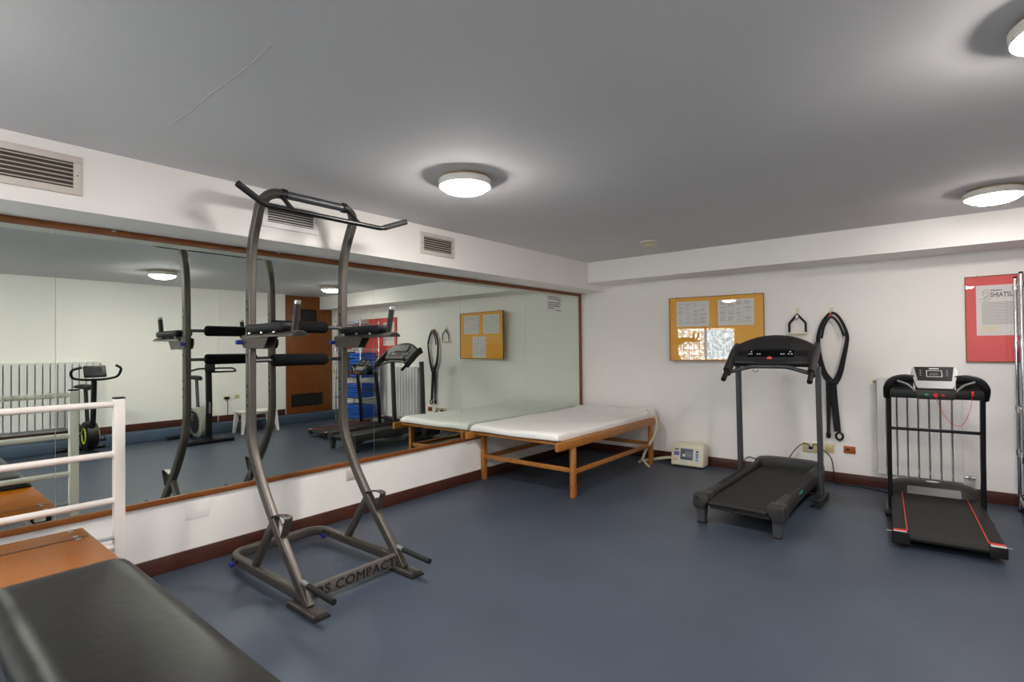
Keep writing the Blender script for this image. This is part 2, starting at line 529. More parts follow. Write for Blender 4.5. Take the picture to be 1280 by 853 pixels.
# ------------------------------------------------------------------ power tower
def tower():
    yA, yB_, yc = 1.48, 2.12, 1.80
    t = thing('power_tower', 'grey steel power tower with black pull-up bar, dip arms and foam rollers', 'power tower', (-3.1, yc, 0))
    prof = [(-2.622, .022), (-2.76, .165), (-2.90, .31), (-3.03, .45), (-3.13, .575), (-3.205, .69), (-3.262, .80), (-3.286, .92), (-3.288, 1.1), (-3.286, 1.4),
            (-3.284, 1.75), (-3.275, 1.95), (-3.248, 2.08), (-3.20, 2.19), (-3.155, 2.275)]
    for s, y in ((1, yA), (-1, yB_)):
        pts = [(x, y, z) for x, z in prof] + [(-3.128, y + s * .022, 2.325), (-3.105, y + s * .062, 2.35), (-3.09, y + s * .11, 2.352)]
        up_ = obj('upright', bar(spline(pts, 5), .044, .062, .010, (0, 1, 0)), 'tower_grey', t)
        for z in (1.70, 1.65, 1.37, 1.18, 1.12, 1.06):
            obj('bolt', cyl(new_bm(), (-3.286, y - .021, z), (-3.286, y - .025, z), .008, 10), 'black_plastic', up_)
        for z in (1.245, 1.615):
            obj('joint_collar', bar([(-3.287, y, z - .003), (-3.287, y, z + .003)], .0455, .0635, .011, (0, 1, 0)), 'charcoal_metal', up_)
        ft = obj('foot', bar([(-2.765, y, .018), (-2.50, y, .018)], .082, .024, .011, (0, 1, 0)), 'tower_grey', t)
        obj('foot_pad', bar([(-2.775, y, .007), (-2.49, y, .007)], .094, .014, .006, (0, 1, 0)), 'black_rubber', ft)
        obj('rear_strut', bar([(-3.235, y, .09), (-2.985, y, .425)], .038, .050, .012, (0, 1, 0)), 'tower_grey', t)
        obj('bolt', cyl(new_bm(), (-2.985, y - .018, .435), (-2.985, y - .024, .435), .009, 10), 'black_plastic', t)
        g = obj('push_up_handle', tube([(-2.63, y, .135), (-2.385, y, .123)], .0165, 14), 'black_rubber', t)
        obj('handle_collar', tube([(-2.69, y, .142), (-2.625, y, .137)], .013, 12), 'silver', g)
        hk = [(-2.985, y, .445), (-2.875, y, .465), (-2.835, y, .460), (-2.835, y, .445), (-2.885, y, .345), (-2.895, y, .345)]
        obj('step_bracket', bar(fillet(hk, .012, 4), .048, .005, .002, (0, 1, 0)), 'tower_grey', t)
        # dip arm: a folded plate with arch-shaped top, pad and grip
        arm = obj('dip_arm', loft([[(x, y + .046 * math.cos(a), 1.478 + .030 * math.sin(a)) for a in [PI * i / 10 for i in range(11)]]
                                   for x in (-3.255, -2.70)]), 'tower_grey', t)
        obj('arm_hollow_shade', loft([[(x, y + .041 * math.cos(a), 1.478 + .025 * math.sin(a)) for a in [PI * i / 10 for i in range(11)]]
                             for x in (-2.702, -2.695)]), 'black_plastic', arm)  # black half disc paints the shaded hollow under the arch; the arm is solid
        for dy in (-.030, .026):
            obj('side_plate', prism([(-3.345, 1.49), (-3.345, 1.445), (-3.32, 1.415), (-3.06, 1.41), (-3.0, 1.482), (-3.25, 1.505)], y + dy, y + dy + .004), 'tower_grey', arm)
        obj('arm_pad', B(-3.25, -2.80, y - .058, y + .058, 1.505, 1.557, .022, 4), 'navy_vinyl', arm)
        gp = obj('grip', tube([(-2.765, y, 1.50), (-2.727, y, 1.655)], .0175, 14), 'charcoal_plastic', arm)
        obj('grip_cap', tube([(-2.727, y, 1.655), (-2.723, y, 1.672)], .0175, 14), 'silver', gp)
        obj('lock_knob', cyl(new_bm(), (-3.345, y - .03, 1.45), (-3.345, y - .062, 1.45), .014, 12), 'blue_plastic', arm)
        obj('lock_pin', cyl(new_bm(), (-3.16, y + .03, 1.445), (-3.16, y + .05, 1.445), .03, 16), 'tower_grey', arm)
        for x in (-3.2, -3.05, -2.9):
            obj('pad_bolt', cyl(new_bm(), (x, y - .045, 1.498), (x, y - .045, 1.507), .008, 8), 'silver', arm)
        b = obj('brace', bar([(-3.09, y + s * .095, 2.345), (-2.935, y + s * .09, 2.222)], .028, .02, .006, (0, 1, 0)), 'black_metal', t)
        obj('clamp', cyl(new_bm(), (-3.088, y + s * .10, 2.352), (-3.088, y + s * .125, 2.352), .033, 16), 'black_plastic', b)
        obj('end_cap', cyl(new_bm(), (-3.50, y - .018, .040), (-3.50, y - .040, .040), .017, 14), 'blue_plastic', t)
        for x in (-3.50, -3.44):
            obj('bolt', cyl(new_bm(), (x, y - .022, .070), (x, y - .027, .070), .009, 10), 'black_plastic', t)
    obj('top_tube', tube([(-3.09, yA + .11, 2.352), (-3.09, yB_ - .11, 2.352)], .025, 16), 'charcoal_metal', t)
    pb = [(-2.88, yc - .564, 2.288), (-2.93, yc - .397, 2.221), (-2.93, yc + .397, 2.221), (-2.88, yc + .564, 2.288)]
    pub = obj('pull_up_bar', tube(fillet(pb, .03, 5), .0155, 14), 'black_metal', t)
    for s in (-1, 1):
        a = Vector((-2.88, yc + s * .564, 2.288)); b = Vector((-2.93, yc + s * .397, 2.221)); d = (a - b).normalized()
        obj('bar_grip', tube([b + d * .02, a + d * .006], .019, 14), 'black_rubber', pub)
    for z in (1.552, 1.335):
        r_ = obj('roller_tube', tube([(-3.284, yA, z), (-3.284, yB_, z)], .0125, 12), 'charcoal_metal', t)
        obj('foam_roller', lathe([(.013, -.192), (.032, -.190), (.039, -.182), (.040, -.17), (.040, .17), (.039, .182), (.032, .190), (.013, .192)],
                                 (-3.284, yc, z), 20, 'y'), 'foam_black', r_)
    base = fillet([(-2.66, yA, .066), (-3.60, yA, .066), (-3.60, yB_, .066), (-2.66, yB_, .066)], .13, 8)
    obj('base_frame', bar(base, .062, .046, .014, (0, 0, 1)), 'tower_grey', t)
    pl = obj('front_plate', B(-2.70, -2.672, yA + .02, yB_ - .02, .026, .106, .006), 'tower_plate', t)
    lt_ = obj('lettering', text_bm('OS COMPACT', .076, (-2.6725, yA + .048, .0395), (0, 1, 0), (0, 0, 1), xs=1.1, depth=.0012, spacing=1.08, bevel=.0022), 'decal', pl); lt_['kind'] = 'stuff'
tower()

# ------------------------------------------------------------------ therapy couch with sheet
def couch():
    t = thing('therapy_couch', 'low wooden treatment couch with white sheet in the mirror corner', 'couch', (-3.22, 5.0, 0))
    xl, xr, y0, y1 = -3.775, -2.655, 3.865, 6.03
    for x in (xl, xr):
        obj('side_rail', B(x - .018, x + .018, y0, y1, .462, .535, .005), 'bed_wood', t)
    for y in (3.985, 4.60, 5.25, 5.92):
        obj('cross_rail', B(xl + .018, xr - .018, y - .018, y + .018, .500, .526, .004), 'bed_wood', t)
    for x in (xl, xr):
        for y in (4.135, 5.83):
            obj('leg', B(x - .022, x + .022, y - .026, y + .026, 0, .462, .004), 'bed_wood', t)
    for y in (4.135, 5.83):
        obj('stretcher', B(xl + .022, xr - .022, y - .012, y + .012, .225, .268, .004), 'bed_wood', t)
    for x in (xl, xr):
        obj('stretcher', B(x - .012, x + .012, 4.161, 5.804, .212, .255, .004), 'bed_wood', t)
    obj('base_board', B(xl + .02, xr - .02, 4.0, 5.95, .526, .536), 'bed_wood', t)
    # mattress with a loose white sheet
    bm = new_bm(); nx, ny = 26, 44
    x0, x1, ya, yb = -3.79, -2.69, 3.93, 6.05
    def top(u, v):
        z = .605
        z += .045 * math.exp(-((u - .97) / .10) ** 2 - ((v - .97) / .06) ** 2)
        z += .025 * math.exp(-((v - 1) / .07) ** 2)
        z -= .016 * math.sin(PI * u) * math.sin(PI * v)
        z += .004 * math.sin(9 * u + 5 * v) + .003 * math.sin(17 * v - 6 * u) + .002 * math.sin(31 * v + 12 * u)
        e = min(u, 1 - u) / .05; f = min(v, 1 - v) / .03
        k = min(1, e); q = min(1, f)
        return z - .030 * (1 - math.sqrt(1 - (1 - k) ** 2)) - .030 * (1 - math.sqrt(1 - (1 - q) ** 2))
    def us(n, e):
        return [0, e * .15, e * .5] + [e + (1 - 2 * e) * i / n for i in range(n + 1)] + [1 - e * .5, 1 - e * .15, 1]
    uu, vv = us(nx, .05), us(ny, .03)
    gt = [[bm.verts.new((x0 + u * (x1 - x0), ya + v * (yb - ya), top(u, v))) for v in vv] for u in uu]
    gb = [[bm.verts.new((x0 + (.006 + u * .988) * (x1 - x0), ya + (.006 + v * .988) * (yb - ya), .537 + .006 * (math.sin(20 * v + 9 * u) + 1) * (.5 if v < .02 else .1))) for v in vv] for u in uu]
    a, b = len(uu), len(vv)
    for i in range(a - 1):
        for j in range(b - 1):
            bm.faces.new((gt[i][j], gt[i+1][j], gt[i+1][j+1], gt[i][j+1]))
            bm.faces.new((gb[i][j], gb[i][j+1], gb[i+1][j+1], gb[i+1][j]))
    for i in range(a - 1):
        bm.faces.new((gt[i][0], gb[i][0], gb[i+1][0], gt[i+1][0])); bm.faces.new((gt[i][-1], gt[i+1][-1], gb[i+1][-1], gb[i][-1]))
    for j in range(b - 1):
        bm.faces.new((gt[0][j], gt[0][j+1], gb[0][j+1], gb[0][j])); bm.faces.new((gt[-1][j], gb[-1][j], gb[-1][j+1], gt[-1][j+1]))
    obj('sheet_covered_mattress', bm, 'sheet_white', t, auto=60)
couch()

# ------------------------------------------------------------------ foreground bench with white ladder rail
def bench():
    t = thing('padded_bench', 'wooden bench with black leather pad and white tubular end rail, bottom left', 'bench', (-2.3, .48, 0))
    x0, x1, y0, y1, zt = -3.54, -1.0, .252, .712, .468
    obj('bench_top', B(x0, x1, y0, y1, zt - .022, zt, .003), 'board_wood', t)
    obj('inlay_line', B(x0 + .02, x0 + .19, y1 - .0, y1 + .0005, zt - .015, zt - .01), 'ink_dark', t)
    gl = obj('hinge_strip', B(-3.365, -3.352, y0 + .004, y1 - .012, zt - .0005, zt + .0012), 'ink_dark', t)
    for x in (-3.50, -3.385, -3.33):
        obj('screw_cap', cyl(new_bm(), (x, .655, zt), (x, .655, zt + .004), .011, 12), 'silver', t)
    # black pad with rounded edges
    bm = new_bm()
    px0, px1, py0, py1, z0, z1 = -2.72, -.98, .245, .705, zt, .545
    n, m = 40, 20
    def sup(s, e):
        k = min(1, min(s, 1 - s) / e); return math.sqrt(max(0, 1 - (1 - k) ** 2))
    def us(n, e): return [0, e * .04, e * .15, e * .4] + [e * .7 + (1 - 1.4 * e) * i / n for i in range(n + 1)] + [1 - e * .4, 1 - e * .15, 1 - e * .04, 1]
    uu, vv = us(n, .045), us(m, .16)
    gt = []
    for u in uu:
        row = []
        for v in vv:
            h = sup(u, .045) * sup(v, .16)
            z = z0 + .012 + (z1 - z0 - .012) * h + .006 * math.sin(PI * u) * math.sin(PI * v)
            # seams puckered along the far-left edge
            edge = math.exp(-(v / .10) ** 2)
            z += .0022 * edge * math.sin(u * 190)
            row.append(bm.verts.new((px0 + u * (px1 - px0), py0 + v * (py1 - py0), z)))
        gt.append(row)
    a, b = len(uu), len(vv)
    for i in range(a - 1):
        for j in range(b - 1): bm.faces.new((gt[i][j], gt[i+1][j], gt[i+1][j+1], gt[i][j+1]))
    loop = [gt[i][0] for i in range(a)] + [gt[-1][j] for j in range(1, b)] + [gt[i][-1] for i in range(a - 2, -1, -1)] + [gt[0][j] for j in range(b - 2, 0, -1)]
    lo = [bm.verts.new((v.co.x, v.co.y, z0)) for v in loop]
    k = len(loop)
    for i in range(k): bm.faces.new((loop[i], lo[i], lo[(i+1) % k], loop[(i+1) % k]))
    bm.faces.new(lo)
    pad = obj('leather_pad', bm, 'black_leather', t, auto=70)
    obj('piping', tube(fillet([(px0 + .05, py0 - .004, z0 + .012), (px0, py0, z0 + .012), (px0 + .0, py1, z0 + .012), (px0 + .05, py1 + .004, z0 + .012), (px1, py1 + .004, z0 + .012)], .03, 4), .006, 8), 'black_leather', pad)
    for x in (-3.28, -1.15):
        for y in (.30, .63):
            obj('leg', B(x - .025, x + .025, y - .025, y + .025, 0, zt - .062, .004), 'white_enamel', t)
    for y in (.30, .63):
        obj('frame_rail', B(x0 + .03, x1 - .05, y - .025, y + .025, zt - .062, zt - .022, .004), 'white_enamel', t)
    obj('stop_block', B(-3.47, -3.40, .60, .69, zt - .082, zt - .022, .01), 'black_rubber', t)
    # ladder rail
    xp = -3.324
    for y in (.818, .02):
        p = obj('post', B(xp - .025, xp + .025, y - .023, y + .023, 0, 1.155, .003), 'white_enamel', t)
        obj('post_cap', B(xp - .026, xp + .026, y - .024, y + .024, 1.155, 1.163, .002), 'black_plastic', p)
    for z in (1.128, .870, .630, .39):
        obj('rail', tube([(xp, .02, z), (xp, .805, z)], .0165, 14), 'white_enamel', t)
    obj('bolt', cyl(new_bm(), (xp + .01, .712, .44), (xp + .01, .80, .44), .009, 10), 'silver', t)
bench()

# ------------------------------------------------------------------ charcoal treadmill (two grey posts, arched console)
def treadmill_grey():
    t = thing('treadmill', 'charcoal treadmill with arched console standing under the yellow board', 'treadmill', (-1.165, 5.32, 0), R(-1.5))
    L = dict(parent=t, local=True)
    belt = [(-1.18, .150), (-1.205, .160), (-1.213, .175), (-1.205, .190), (-1.18, .198), (.30, .205), (.30, .190), (-1.17, .183)]
    obj('belt', prism(belt, -.212, .212, 'x'), 'belt', **L)
    obj('deck', B(-.215, .215, -1.16, .30, .12, .182), 'charcoal_dark', **L)
    for s in (-1, 1):
        def X(a): return s * a
        sec = []
        for y, zt, xo, xi, zb in ((-1.12, .236, .315, .222, .135), (-.85, .238, .305, .226, .14), (-.3, .246, .292, .224, .14), (.10, .256, .285, .222, .12), (.30, .262, .282, .222, .10)):
            sec.append([(X(xi), y, zb + .05), (X(xi), y, zt - .022), (X(xi + .012), y, zt - .004), (X(xi + .03), y, zt), (X(xo - .015), y, zt - .004), (X(xo), y, zt - .03), (X(xo), y, zb), (X(xi + .02), y, zb)])
        rail = obj('side_rail', loft(sec), 'charcoal_plastic', **L)
        for k in range(3):
            xx = .243 + k * .014
            obj('grip_rib', loft([[(X(xx), y, z), (X(xx + .005), y, z), (X(xx + .005), y, z + .004), (X(xx), y, z + .004)] for y, z in ((-.80, .2385), (-.3, .246), (.02, .254))]), 'charcoal_dark', rail, local=True)
        cap = obj('end_cap', prism([(X(.205), .205), (X(.205), .195), (X(.235), .155), (X(.250), .118), (X(.318), .118), (X(.334), .150), (X(.328), .225), (X(.318), .238), (X(.215), .238)], -1.215, -1.085, 'y', .006), 'charcoal_plastic', **L)
        obj('cap_bolt', cyl(new_bm(), (X(.30), -1.216, .205), (X(.30), -1.219, .205), .009, 10), 'black_plastic', cap, local=True)
        lg = loft([[(X(xa), ya, z), (X(xb), ya, z), (X(xb), yb, z), (X(xa), yb, z)] for xa, xb, ya, yb, z in ((.243, .312, -1.205, -1.12, .14), (.247, .300, -1.19, -1.14, .012))])
        lego = obj('foot', lg, 'charcoal_metal', **L)
        obj('foot_tip', B(X(.246), X(.301), -1.192, -1.138, 0, .014, .003), 'black_rubber', lego, local=True)
        obj('base_rail', bar([(X(.345), -.21, .035), (X(.345), .16, .035)], .058, .062, .008, (1, 0, 0)), 'charcoal_dark', **L)
        obj('post', bar([(X(.340), .012, .06), (X(.340), -.004, .5), (X(.338), -.03, 1.20)], .040, .074, .012, (1, 0, 0)), 'charcoal_metal', **L)
        arm = [(X(.338), -.035, 1.375), (X(.340), -.12, 1.33), (X(.342), -.24, 1.235), (X(.345), -.335, 1.155)]
        a = obj('console_arm', sweep(new_bm(), spline(arm, 4), rrect(.052, .10, .022), (1, 0, 0)), 'charcoal_plastic', **L)
        obj('hand_grip', tube([(X(.345), -.32, 1.168), (X(.348), -.425, 1.088)], .022, 14), 'black_rubber', a, local=True)
    obj('accent', B(.286, .3005, -.62, -.50, .196, .212), 'teal', **L)
    obj('motor_foot', B(-.27, .27, .18, .42, .03, .12, .01), 'black_plastic', **L)
    # motor hood
    sec = []
    for x in [-.285 + .57 * i / 12 for i in range(13)]:
        k = 1 - (abs(x) / .285) ** 4
        zt = .262 + .018 * k; yf = .30 - .045 * (abs(x) / .285) ** 2
        sec.append([(x, yf + .02, .12), (x, yf, .225), (x, yf + .008, zt - .006), (x, yf + .03, zt), (x, .42, zt + .004), (x, .475, zt - .03), (x, .50, .10)])
    obj('motor_hood', loft(sec), 'charcoal_plastic', **L)
    obj('hood_badge', B(.17, .22, .41, .425, .283, .286), 'panel_pale', **L)
    # console
    TOP = Vector((0, -.035, 1.485)); BOT = Vector((0, -.225, 1.205)); dv = (TOP - BOT); nv = Vector((0, -dv.z, dv.y)).normalized()
    if nv.y > 0: nv = -nv
    def P(x, s, o=0.0): return tuple(Vector((x, 0, 0)) + BOT + dv * s + nv * o)
    secs = []
    for i in range(19):
        x = -.335 + .67 * i / 18
        st = .66 + .34 * (1 - (abs(x) / .335) ** 2.2)
        secs.append([P(x, .08, .012), P(x, .12, .022), P(x, st - .06, .022), P(x, st, .008), P(x, st, -.04), P(x, .08, -.045)])
    con = obj('console', loft(secs), 'charcoal_plastic', **L)
    def panel(name, x0, x1, s0, s1, m, o=.0225, th=.004, par=con):
        bm = new_bm()
        v = [P(x0, s0, o), P(x1, s0, o), P(x1, s1, o), P(x0, s1, o), P(x0, s0, o + th), P(x1, s0, o + th), P(x1, s1, o + th), P(x0, s1, o + th)]
        _add(bm, v, [(0, 1, 2, 3), (4, 5, 6, 7), (0, 1, 5, 4), (1, 2, 6, 5), (2, 3, 7, 6), (3, 0, 4, 7)])
        return obj(name, bm, m, par, local=True)
    panel('display_strip', -.205, .185, .26, .47, 'screen_black')
    panel('cup_tray', -.305, -.215, .30, .46, 'black_plastic')
    panel('cup_tray', .195, .295, .30, .46, 'black_plastic')
    panel('book_rest', -.155, .135, .50, .84, 'charcoal_dark', th=.012)
    panel('key_panel', -.14, .13, .10, .245, 'charcoal_dark', th=.010)
    obj('stop_key', lathe([(.004, .0), (.024, .001), (.024, .006), (.016, .010)], P(-.01, .175, .033), 16, 'y'), 'orange_red', con, local=True)
    for x in (-.19, -.17, -.12, -.10, .08, .10, .14, .165):
        panel('button', x - .006, x + .006, .33, .365, 'panel_pale', .0262, .002)
    for x in (-.175, .15):
        panel('button', x - .007, x + .007, .405, .435, 'panel_pale', .0262, .002)
    obj('number_row', text_bm('0000000000', .016, P(-.09, .40, .0275), (1, 0, 0), tuple(dv), depth=.0004), 'ink', con, local=True) if False else None
    hb = [(-.325, -.285, 1.155), (-.155, -.235, 1.205), (.135, -.235, 1.205), (.325, -.285, 1.155)]
    obj('cross_handle', tube(fillet(hb, .05, 5), .0175, 12), 'charcoal_metal', **L)
    lp = [(-.12 + .022 * math.cos(a), -.25, 1.178 + .022 * math.sin(a)) for a in [PI + PI * i / 8 for i in range(9)]]
    obj('key_cord', tube(lp, .003, 6), 'black_plastic', **L)
treadmill_grey()

# ------------------------------------------------------------------ black treadmill with red lines
def treadmill_black():
    t = thing('treadmill', 'black folding treadmill with red belt lines in front of the radiator', 'treadmill', (-.04, 5.40, 0), R(4))
    L = dict(parent=t, local=True)
    obj('belt', prism([(-.905, .055), (-.935, .068), (-.940, .082), (-.930, .098), (-.905, .108), (.20, .135), (.20, .11), (-.9, .07)], -.212, .212, 'x'), 'belt', **L)
    obj('deck', prism([(-.88, .045), (.22, .06), (.22, .11), (-.88, .085)], -.22, .22, 'x'), 'black_plastic', **L)
    for s in (-1, 1):
        X = lambda a: s * a
        def rr(xa, xb, z0, z1, y0, y1, d0=0.0):
            bm = new_bm()
            k = (.135 - .108) / 1.105
            v = [(X(xa), y0, z0), (X(xb), y0, z0), (X(xb), y1, z0 + .02), (X(xa), y1, z0 + .02),
                 (X(xa), y0, z1), (X(xb), y0, z1), (X(xb), y1, z1 + k * (y1 - y0)), (X(xa), y1, z1 + k * (y1 - y0))]
            _add(bm, v, [(0, 1, 2, 3), (4, 5, 6, 7), (0, 1, 5, 4), (1, 2, 6, 5), (2, 3, 7, 6), (3, 0, 4, 7)]); return bm
        rail = obj('side_rail', rr(.214, .288, .045, .113, -.905, .25), 'black_plastic', **L)
        obj('red_line', rr(.207, .213, .1, .1145, -.88, .20), 'orange_red', **L)
        cap = obj('end_cap', B(X(.205), X(.292), -.945, -.900, .04, .112, .006), 'black_plastic', **L)
        obj('red_sticker', B(X(.212), X(.286), -.918, -.880, .112, .1178), 'red_plastic', cap, local=True)
        obj('white_sticker', B(X(.212), X(.286), -.945, -.918, .1125, .1160), 'panel_pale', cap, local=True)
        obj('peg', cyl(new_bm(), (X(.288), -.86, .09), (X(.325), -.86, .09), .006, 10), 'chrome', **L)
        obj('post', bar([(X(.292), .02, .03), (X(.292), 0, .5), (X(.290), -.06, .98)], .032, .060, .008, (1, 0, 0)), 'black_metal', **L)
        ft = obj('base_rail', bar([(X(.305), -.16, .03), (X(.305), .26, .03)], .05, .05, .006, (1, 0, 0)), 'black_metal', **L)
        obj('wheel', cyl(new_bm(), (X(.285), -.155, .03), (X(.325), -.155, .03), .03, 16), 'black_rubber', ft, local=True)
        obj('knob', lathe([(.01, 0), (.036, .004), (.040, .02), (.030, .04), (.008, .044)], (X(.285), -.075, .985), 16, 'x') if s > 0 else
            lathe([(.008, -.044), (.030, -.04), (.040, -.02), (.036, -.004), (.01, 0)], (X(.285), -.075, .985), 16, 'x'), 'black_plastic', **L)
        w = [(X(.300), -.10, .985), (X(.298), -.15, 1.05), (X(.262), -.16, 1.105), (X(.195), -.145, 1.125), (X(.125), -.13, 1.118)]
        wing = obj('console_wing', sweep(new_bm(), spline(w, 5), rrect(.03, .055, .012), (0, 1, 0), scales=None), 'black_plastic', **L)
        st = [(X(.235), -.185, 1.102), (X(.17), -.20, 1.075), (X(.125), -.215, 1.03), (X(.105), -.225, 1.012)]
        obj('silver_strip', sweep(new_bm(), spline(st, 5), rrect(.016, .014, .004), (0, 1, 0)), 'silver_soft', wing, local=True)
        obj('tray_floor', B(X(.14), X(.27), -.19, -.12, 1.035, 1.045), 'black_plastic', wing, local=True)
        obj('tray_back', B(X(.13), X(.275), -.125, -.115, 1.04, 1.11), 'dark_void', wing, local=True)
    lb = obj('console_bar', B(-.285, .285, -.215, -.10, .968, 1.038, .012), 'black_plastic', **L)
    obj('console_chin', prism([(-.11, .965), (.11, .965), (.125, 1.035), (-.125, 1.035)], -.235, -.21, 'y', .004), 'charcoal_dark', lb, local=True)
    obj('start_button', B(-.066, -.042, -.240, -.234, .995, 1.008, .002), 'green_plastic', lb, local=True)
    obj('stop_button', cyl(new_bm(), (-.0, -.246, 1.0), (-.0, -.232, 1.0), .014, 14), 'red_plastic', lb, local=True)
    obj('key_button', B(.034, .054, -.240, -.234, .993, 1.006, .002), 'red_plastic', lb, local=True)
    obj('crossbar', B(-.28, .28, -.035, -.012, .688, .712, .003), 'black_metal', **L)
    # tilted display head
    top, bot = Vector((0, -.085, 1.205)), Vector((0, -.20, 1.045)); dv = top - bot; nv = Vector((0, -dv.z, dv.y)).normalized()
    def P(x, s, o=0.0): return tuple(Vector((x, 0, 0)) + bot + dv * s + nv * o)
    def head(rows, o, th):
        return loft([[P(-w, s, o), P(w, s, o), P(w, s, o + th), P(-w, s, o + th)] for w, s in rows])
    hd = obj('console_head', head([(.105, 0), (.118, .12), (.130, .45), (.145, .72), (.138, .92), (.125, 1.0)], -.04, .05), 'silver_soft', **L)
    dsp = obj('display', head([(.104, .36), (.122, .99)], .0102, .005), 'screen_black', hd, local=True)
    fr = new_bm()
    for a in ((-.048, .048, .52, .535), (-.048, .048, .80, .815), (-.048, -.045, .535, .80), (.045, .048, .535, .80)):
        _add(fr, [P(a[0], a[2], .0155), P(a[1], a[2], .0155), P(a[1], a[3], .0155), P(a[0], a[3], .0155)], [(0, 1, 2, 3)])
    obj('screen_outline', fr, 'panel_pale', dsp, local=True)
    obj('digits', text_bm('0000', .026, P(-.03, .60, .0155), (1, 0, 0), tuple(dv), depth=.0004), 'ink', dsp, local=True)
    for x in (-.085, .078):
        for s_ in (.56, .64, .72, .80):
            bm = new_bm(); _add(bm, [P(x - .005, s_, .0156), P(x + .005, s_, .0156), P(x + .005, s_ + .04, .0156), P(x - .005, s_ + .04, .0156)], [(0, 1, 2, 3)])
            obj('button', bm, 'ink', dsp, local=True)
    bm = new_bm(); _add(bm, [P(-.03, .88, .0156), P(.03, .88, .0156), P(.03, .915, .0156), P(-.03, .915, .0156)], [(0, 1, 2, 3)])
    obj('name_mark', bm, 'panel_pale', dsp, local=True)
    # motor hood
    secs = []
    for i in range(13):
        x = -.285 + .57 * i / 12; k = 1 - (abs(x) / .285) ** 5
        secs.append([(x, .16, .07), (x, .15, .135), (x, .20, .175 + .03 * k), (x, .25, .195 + .03 * k), (x, .36, .19 + .03 * k), (x, .44, .12), (x, .45, .06)])
    hood = obj('motor_hood', loft(secs), 'charcoal_dark', **L)
    obj('silver_band', loft([[(x, .145, .138), (x, .150, .136), (x, .192, .192), (x, .186, .194)] for x in (-.175, -.1, 0, .1, .175)]), 'silver_soft', hood, local=True)
    bd = obj('badge', lathe([(.002, .0), (.034, .0), (.034, .003), (.002, .004)], (0, 0, 0), 20, 'z'), 'panel_pale', hood, local=True)
    bd.scale = (1.35, .45, 1); bd.location = Vector((0, .262, .2285)) * U; bd.rotation_euler = (R(8), 0, 0)
    cord = [(.0, -.25, .992), (.025, -.252, .90), (.07, -.252, .815), (.115, -.252, .775), (.155, -.252, .79), (.19, -.245, .87), (.205, -.235, .935), (.215, -.218, 1.02)]
    obj('safety_cord', tube(spline(cord, 5), .002, 6), 'red_plastic', **L)
    obj('cord_clip', B(.208, .224, -.228, -.214, 1.0, 1.035, .003), 'red_plastic', **L)
treadmill_black()

# ------------------------------------------------------------------ radiators
def radiator(name, label, loc, rotz, n, z0, z1, w=.0795, d=.085):
    t = thing(name, label, 'radiator', loc, rotz, 'white panel radiators')
    bm = new_bm()
    box(bm, .006, w - .006, -d, -d + .018, z0, z1, .005)
    box(bm, .014, w - .014, -d + .018, -.018, z0 + .02, z1 - .012, .004)
    box(bm, -.0005, w + .0005, -.06, -.03, z1 - .06, z1 - .025, .004)
    box(bm, -.0005, w + .0005, -.06, -.03, z0 + .03, z0 + .065, .004)
    me = mesh_of('radiator_section', bm, 'radiator_white')
    for i in range(n): share('section', me, t, (i * w, 0, 0))
    v = new_bm(); cyl(v, (n * w, -.05, z0 + .045), (n * w + .07, -.05, z0 + .045), .012, 12); cyl(v, (n * w + .035, -.05, z0 + .045), (n * w + .035, -.10, z0 + .045), .016, 12)
    cyl(v, (n * w + .065, -.05, z0 + .045), (n * w + .065, 0, z0 + .045), .009, 10)
    obj('valve', v, 'silver', t, local=True)
    b = new_bm(); cyl(b, (n * w * .3, -.05, z1 - .05), (n * w * .3, 0, z1 - .05), .008, 8); cyl(b, (n * w * .8, -.05, z1 - .05), (n * w * .8, 0, z1 - .05), .008, 8)
    obj('wall_bracket', b, 'silver', t, local=True)
    vp = new_bm(); cyl(vp, (-.002, -.05, z1 - .04), (-.025, -.05, z1 - .04), .013, 10)
    obj('vent_plug', vp, 'brass', t, local=True)
radiator('radiator', 'white sectioned radiator behind the black treadmill', (-.475, YB, 0), 0, 8, .16, 1.075)
radiator('radiator', 'long white sectioned radiator seen in the mirror behind the exercise bike', (XR, 2.14, 0), R(-90), 20, .33, 1.26)

# ------------------------------------------------------------------ framed boards on the back wall
def lines(bm, rows, y):
    for x0, x1, z0, z1 in rows:
        _add(bm, [(x0, y, z0), (x1, y, z0), (x1, y, z1), (x0, y, z1)], [(0, 1, 2, 3)])

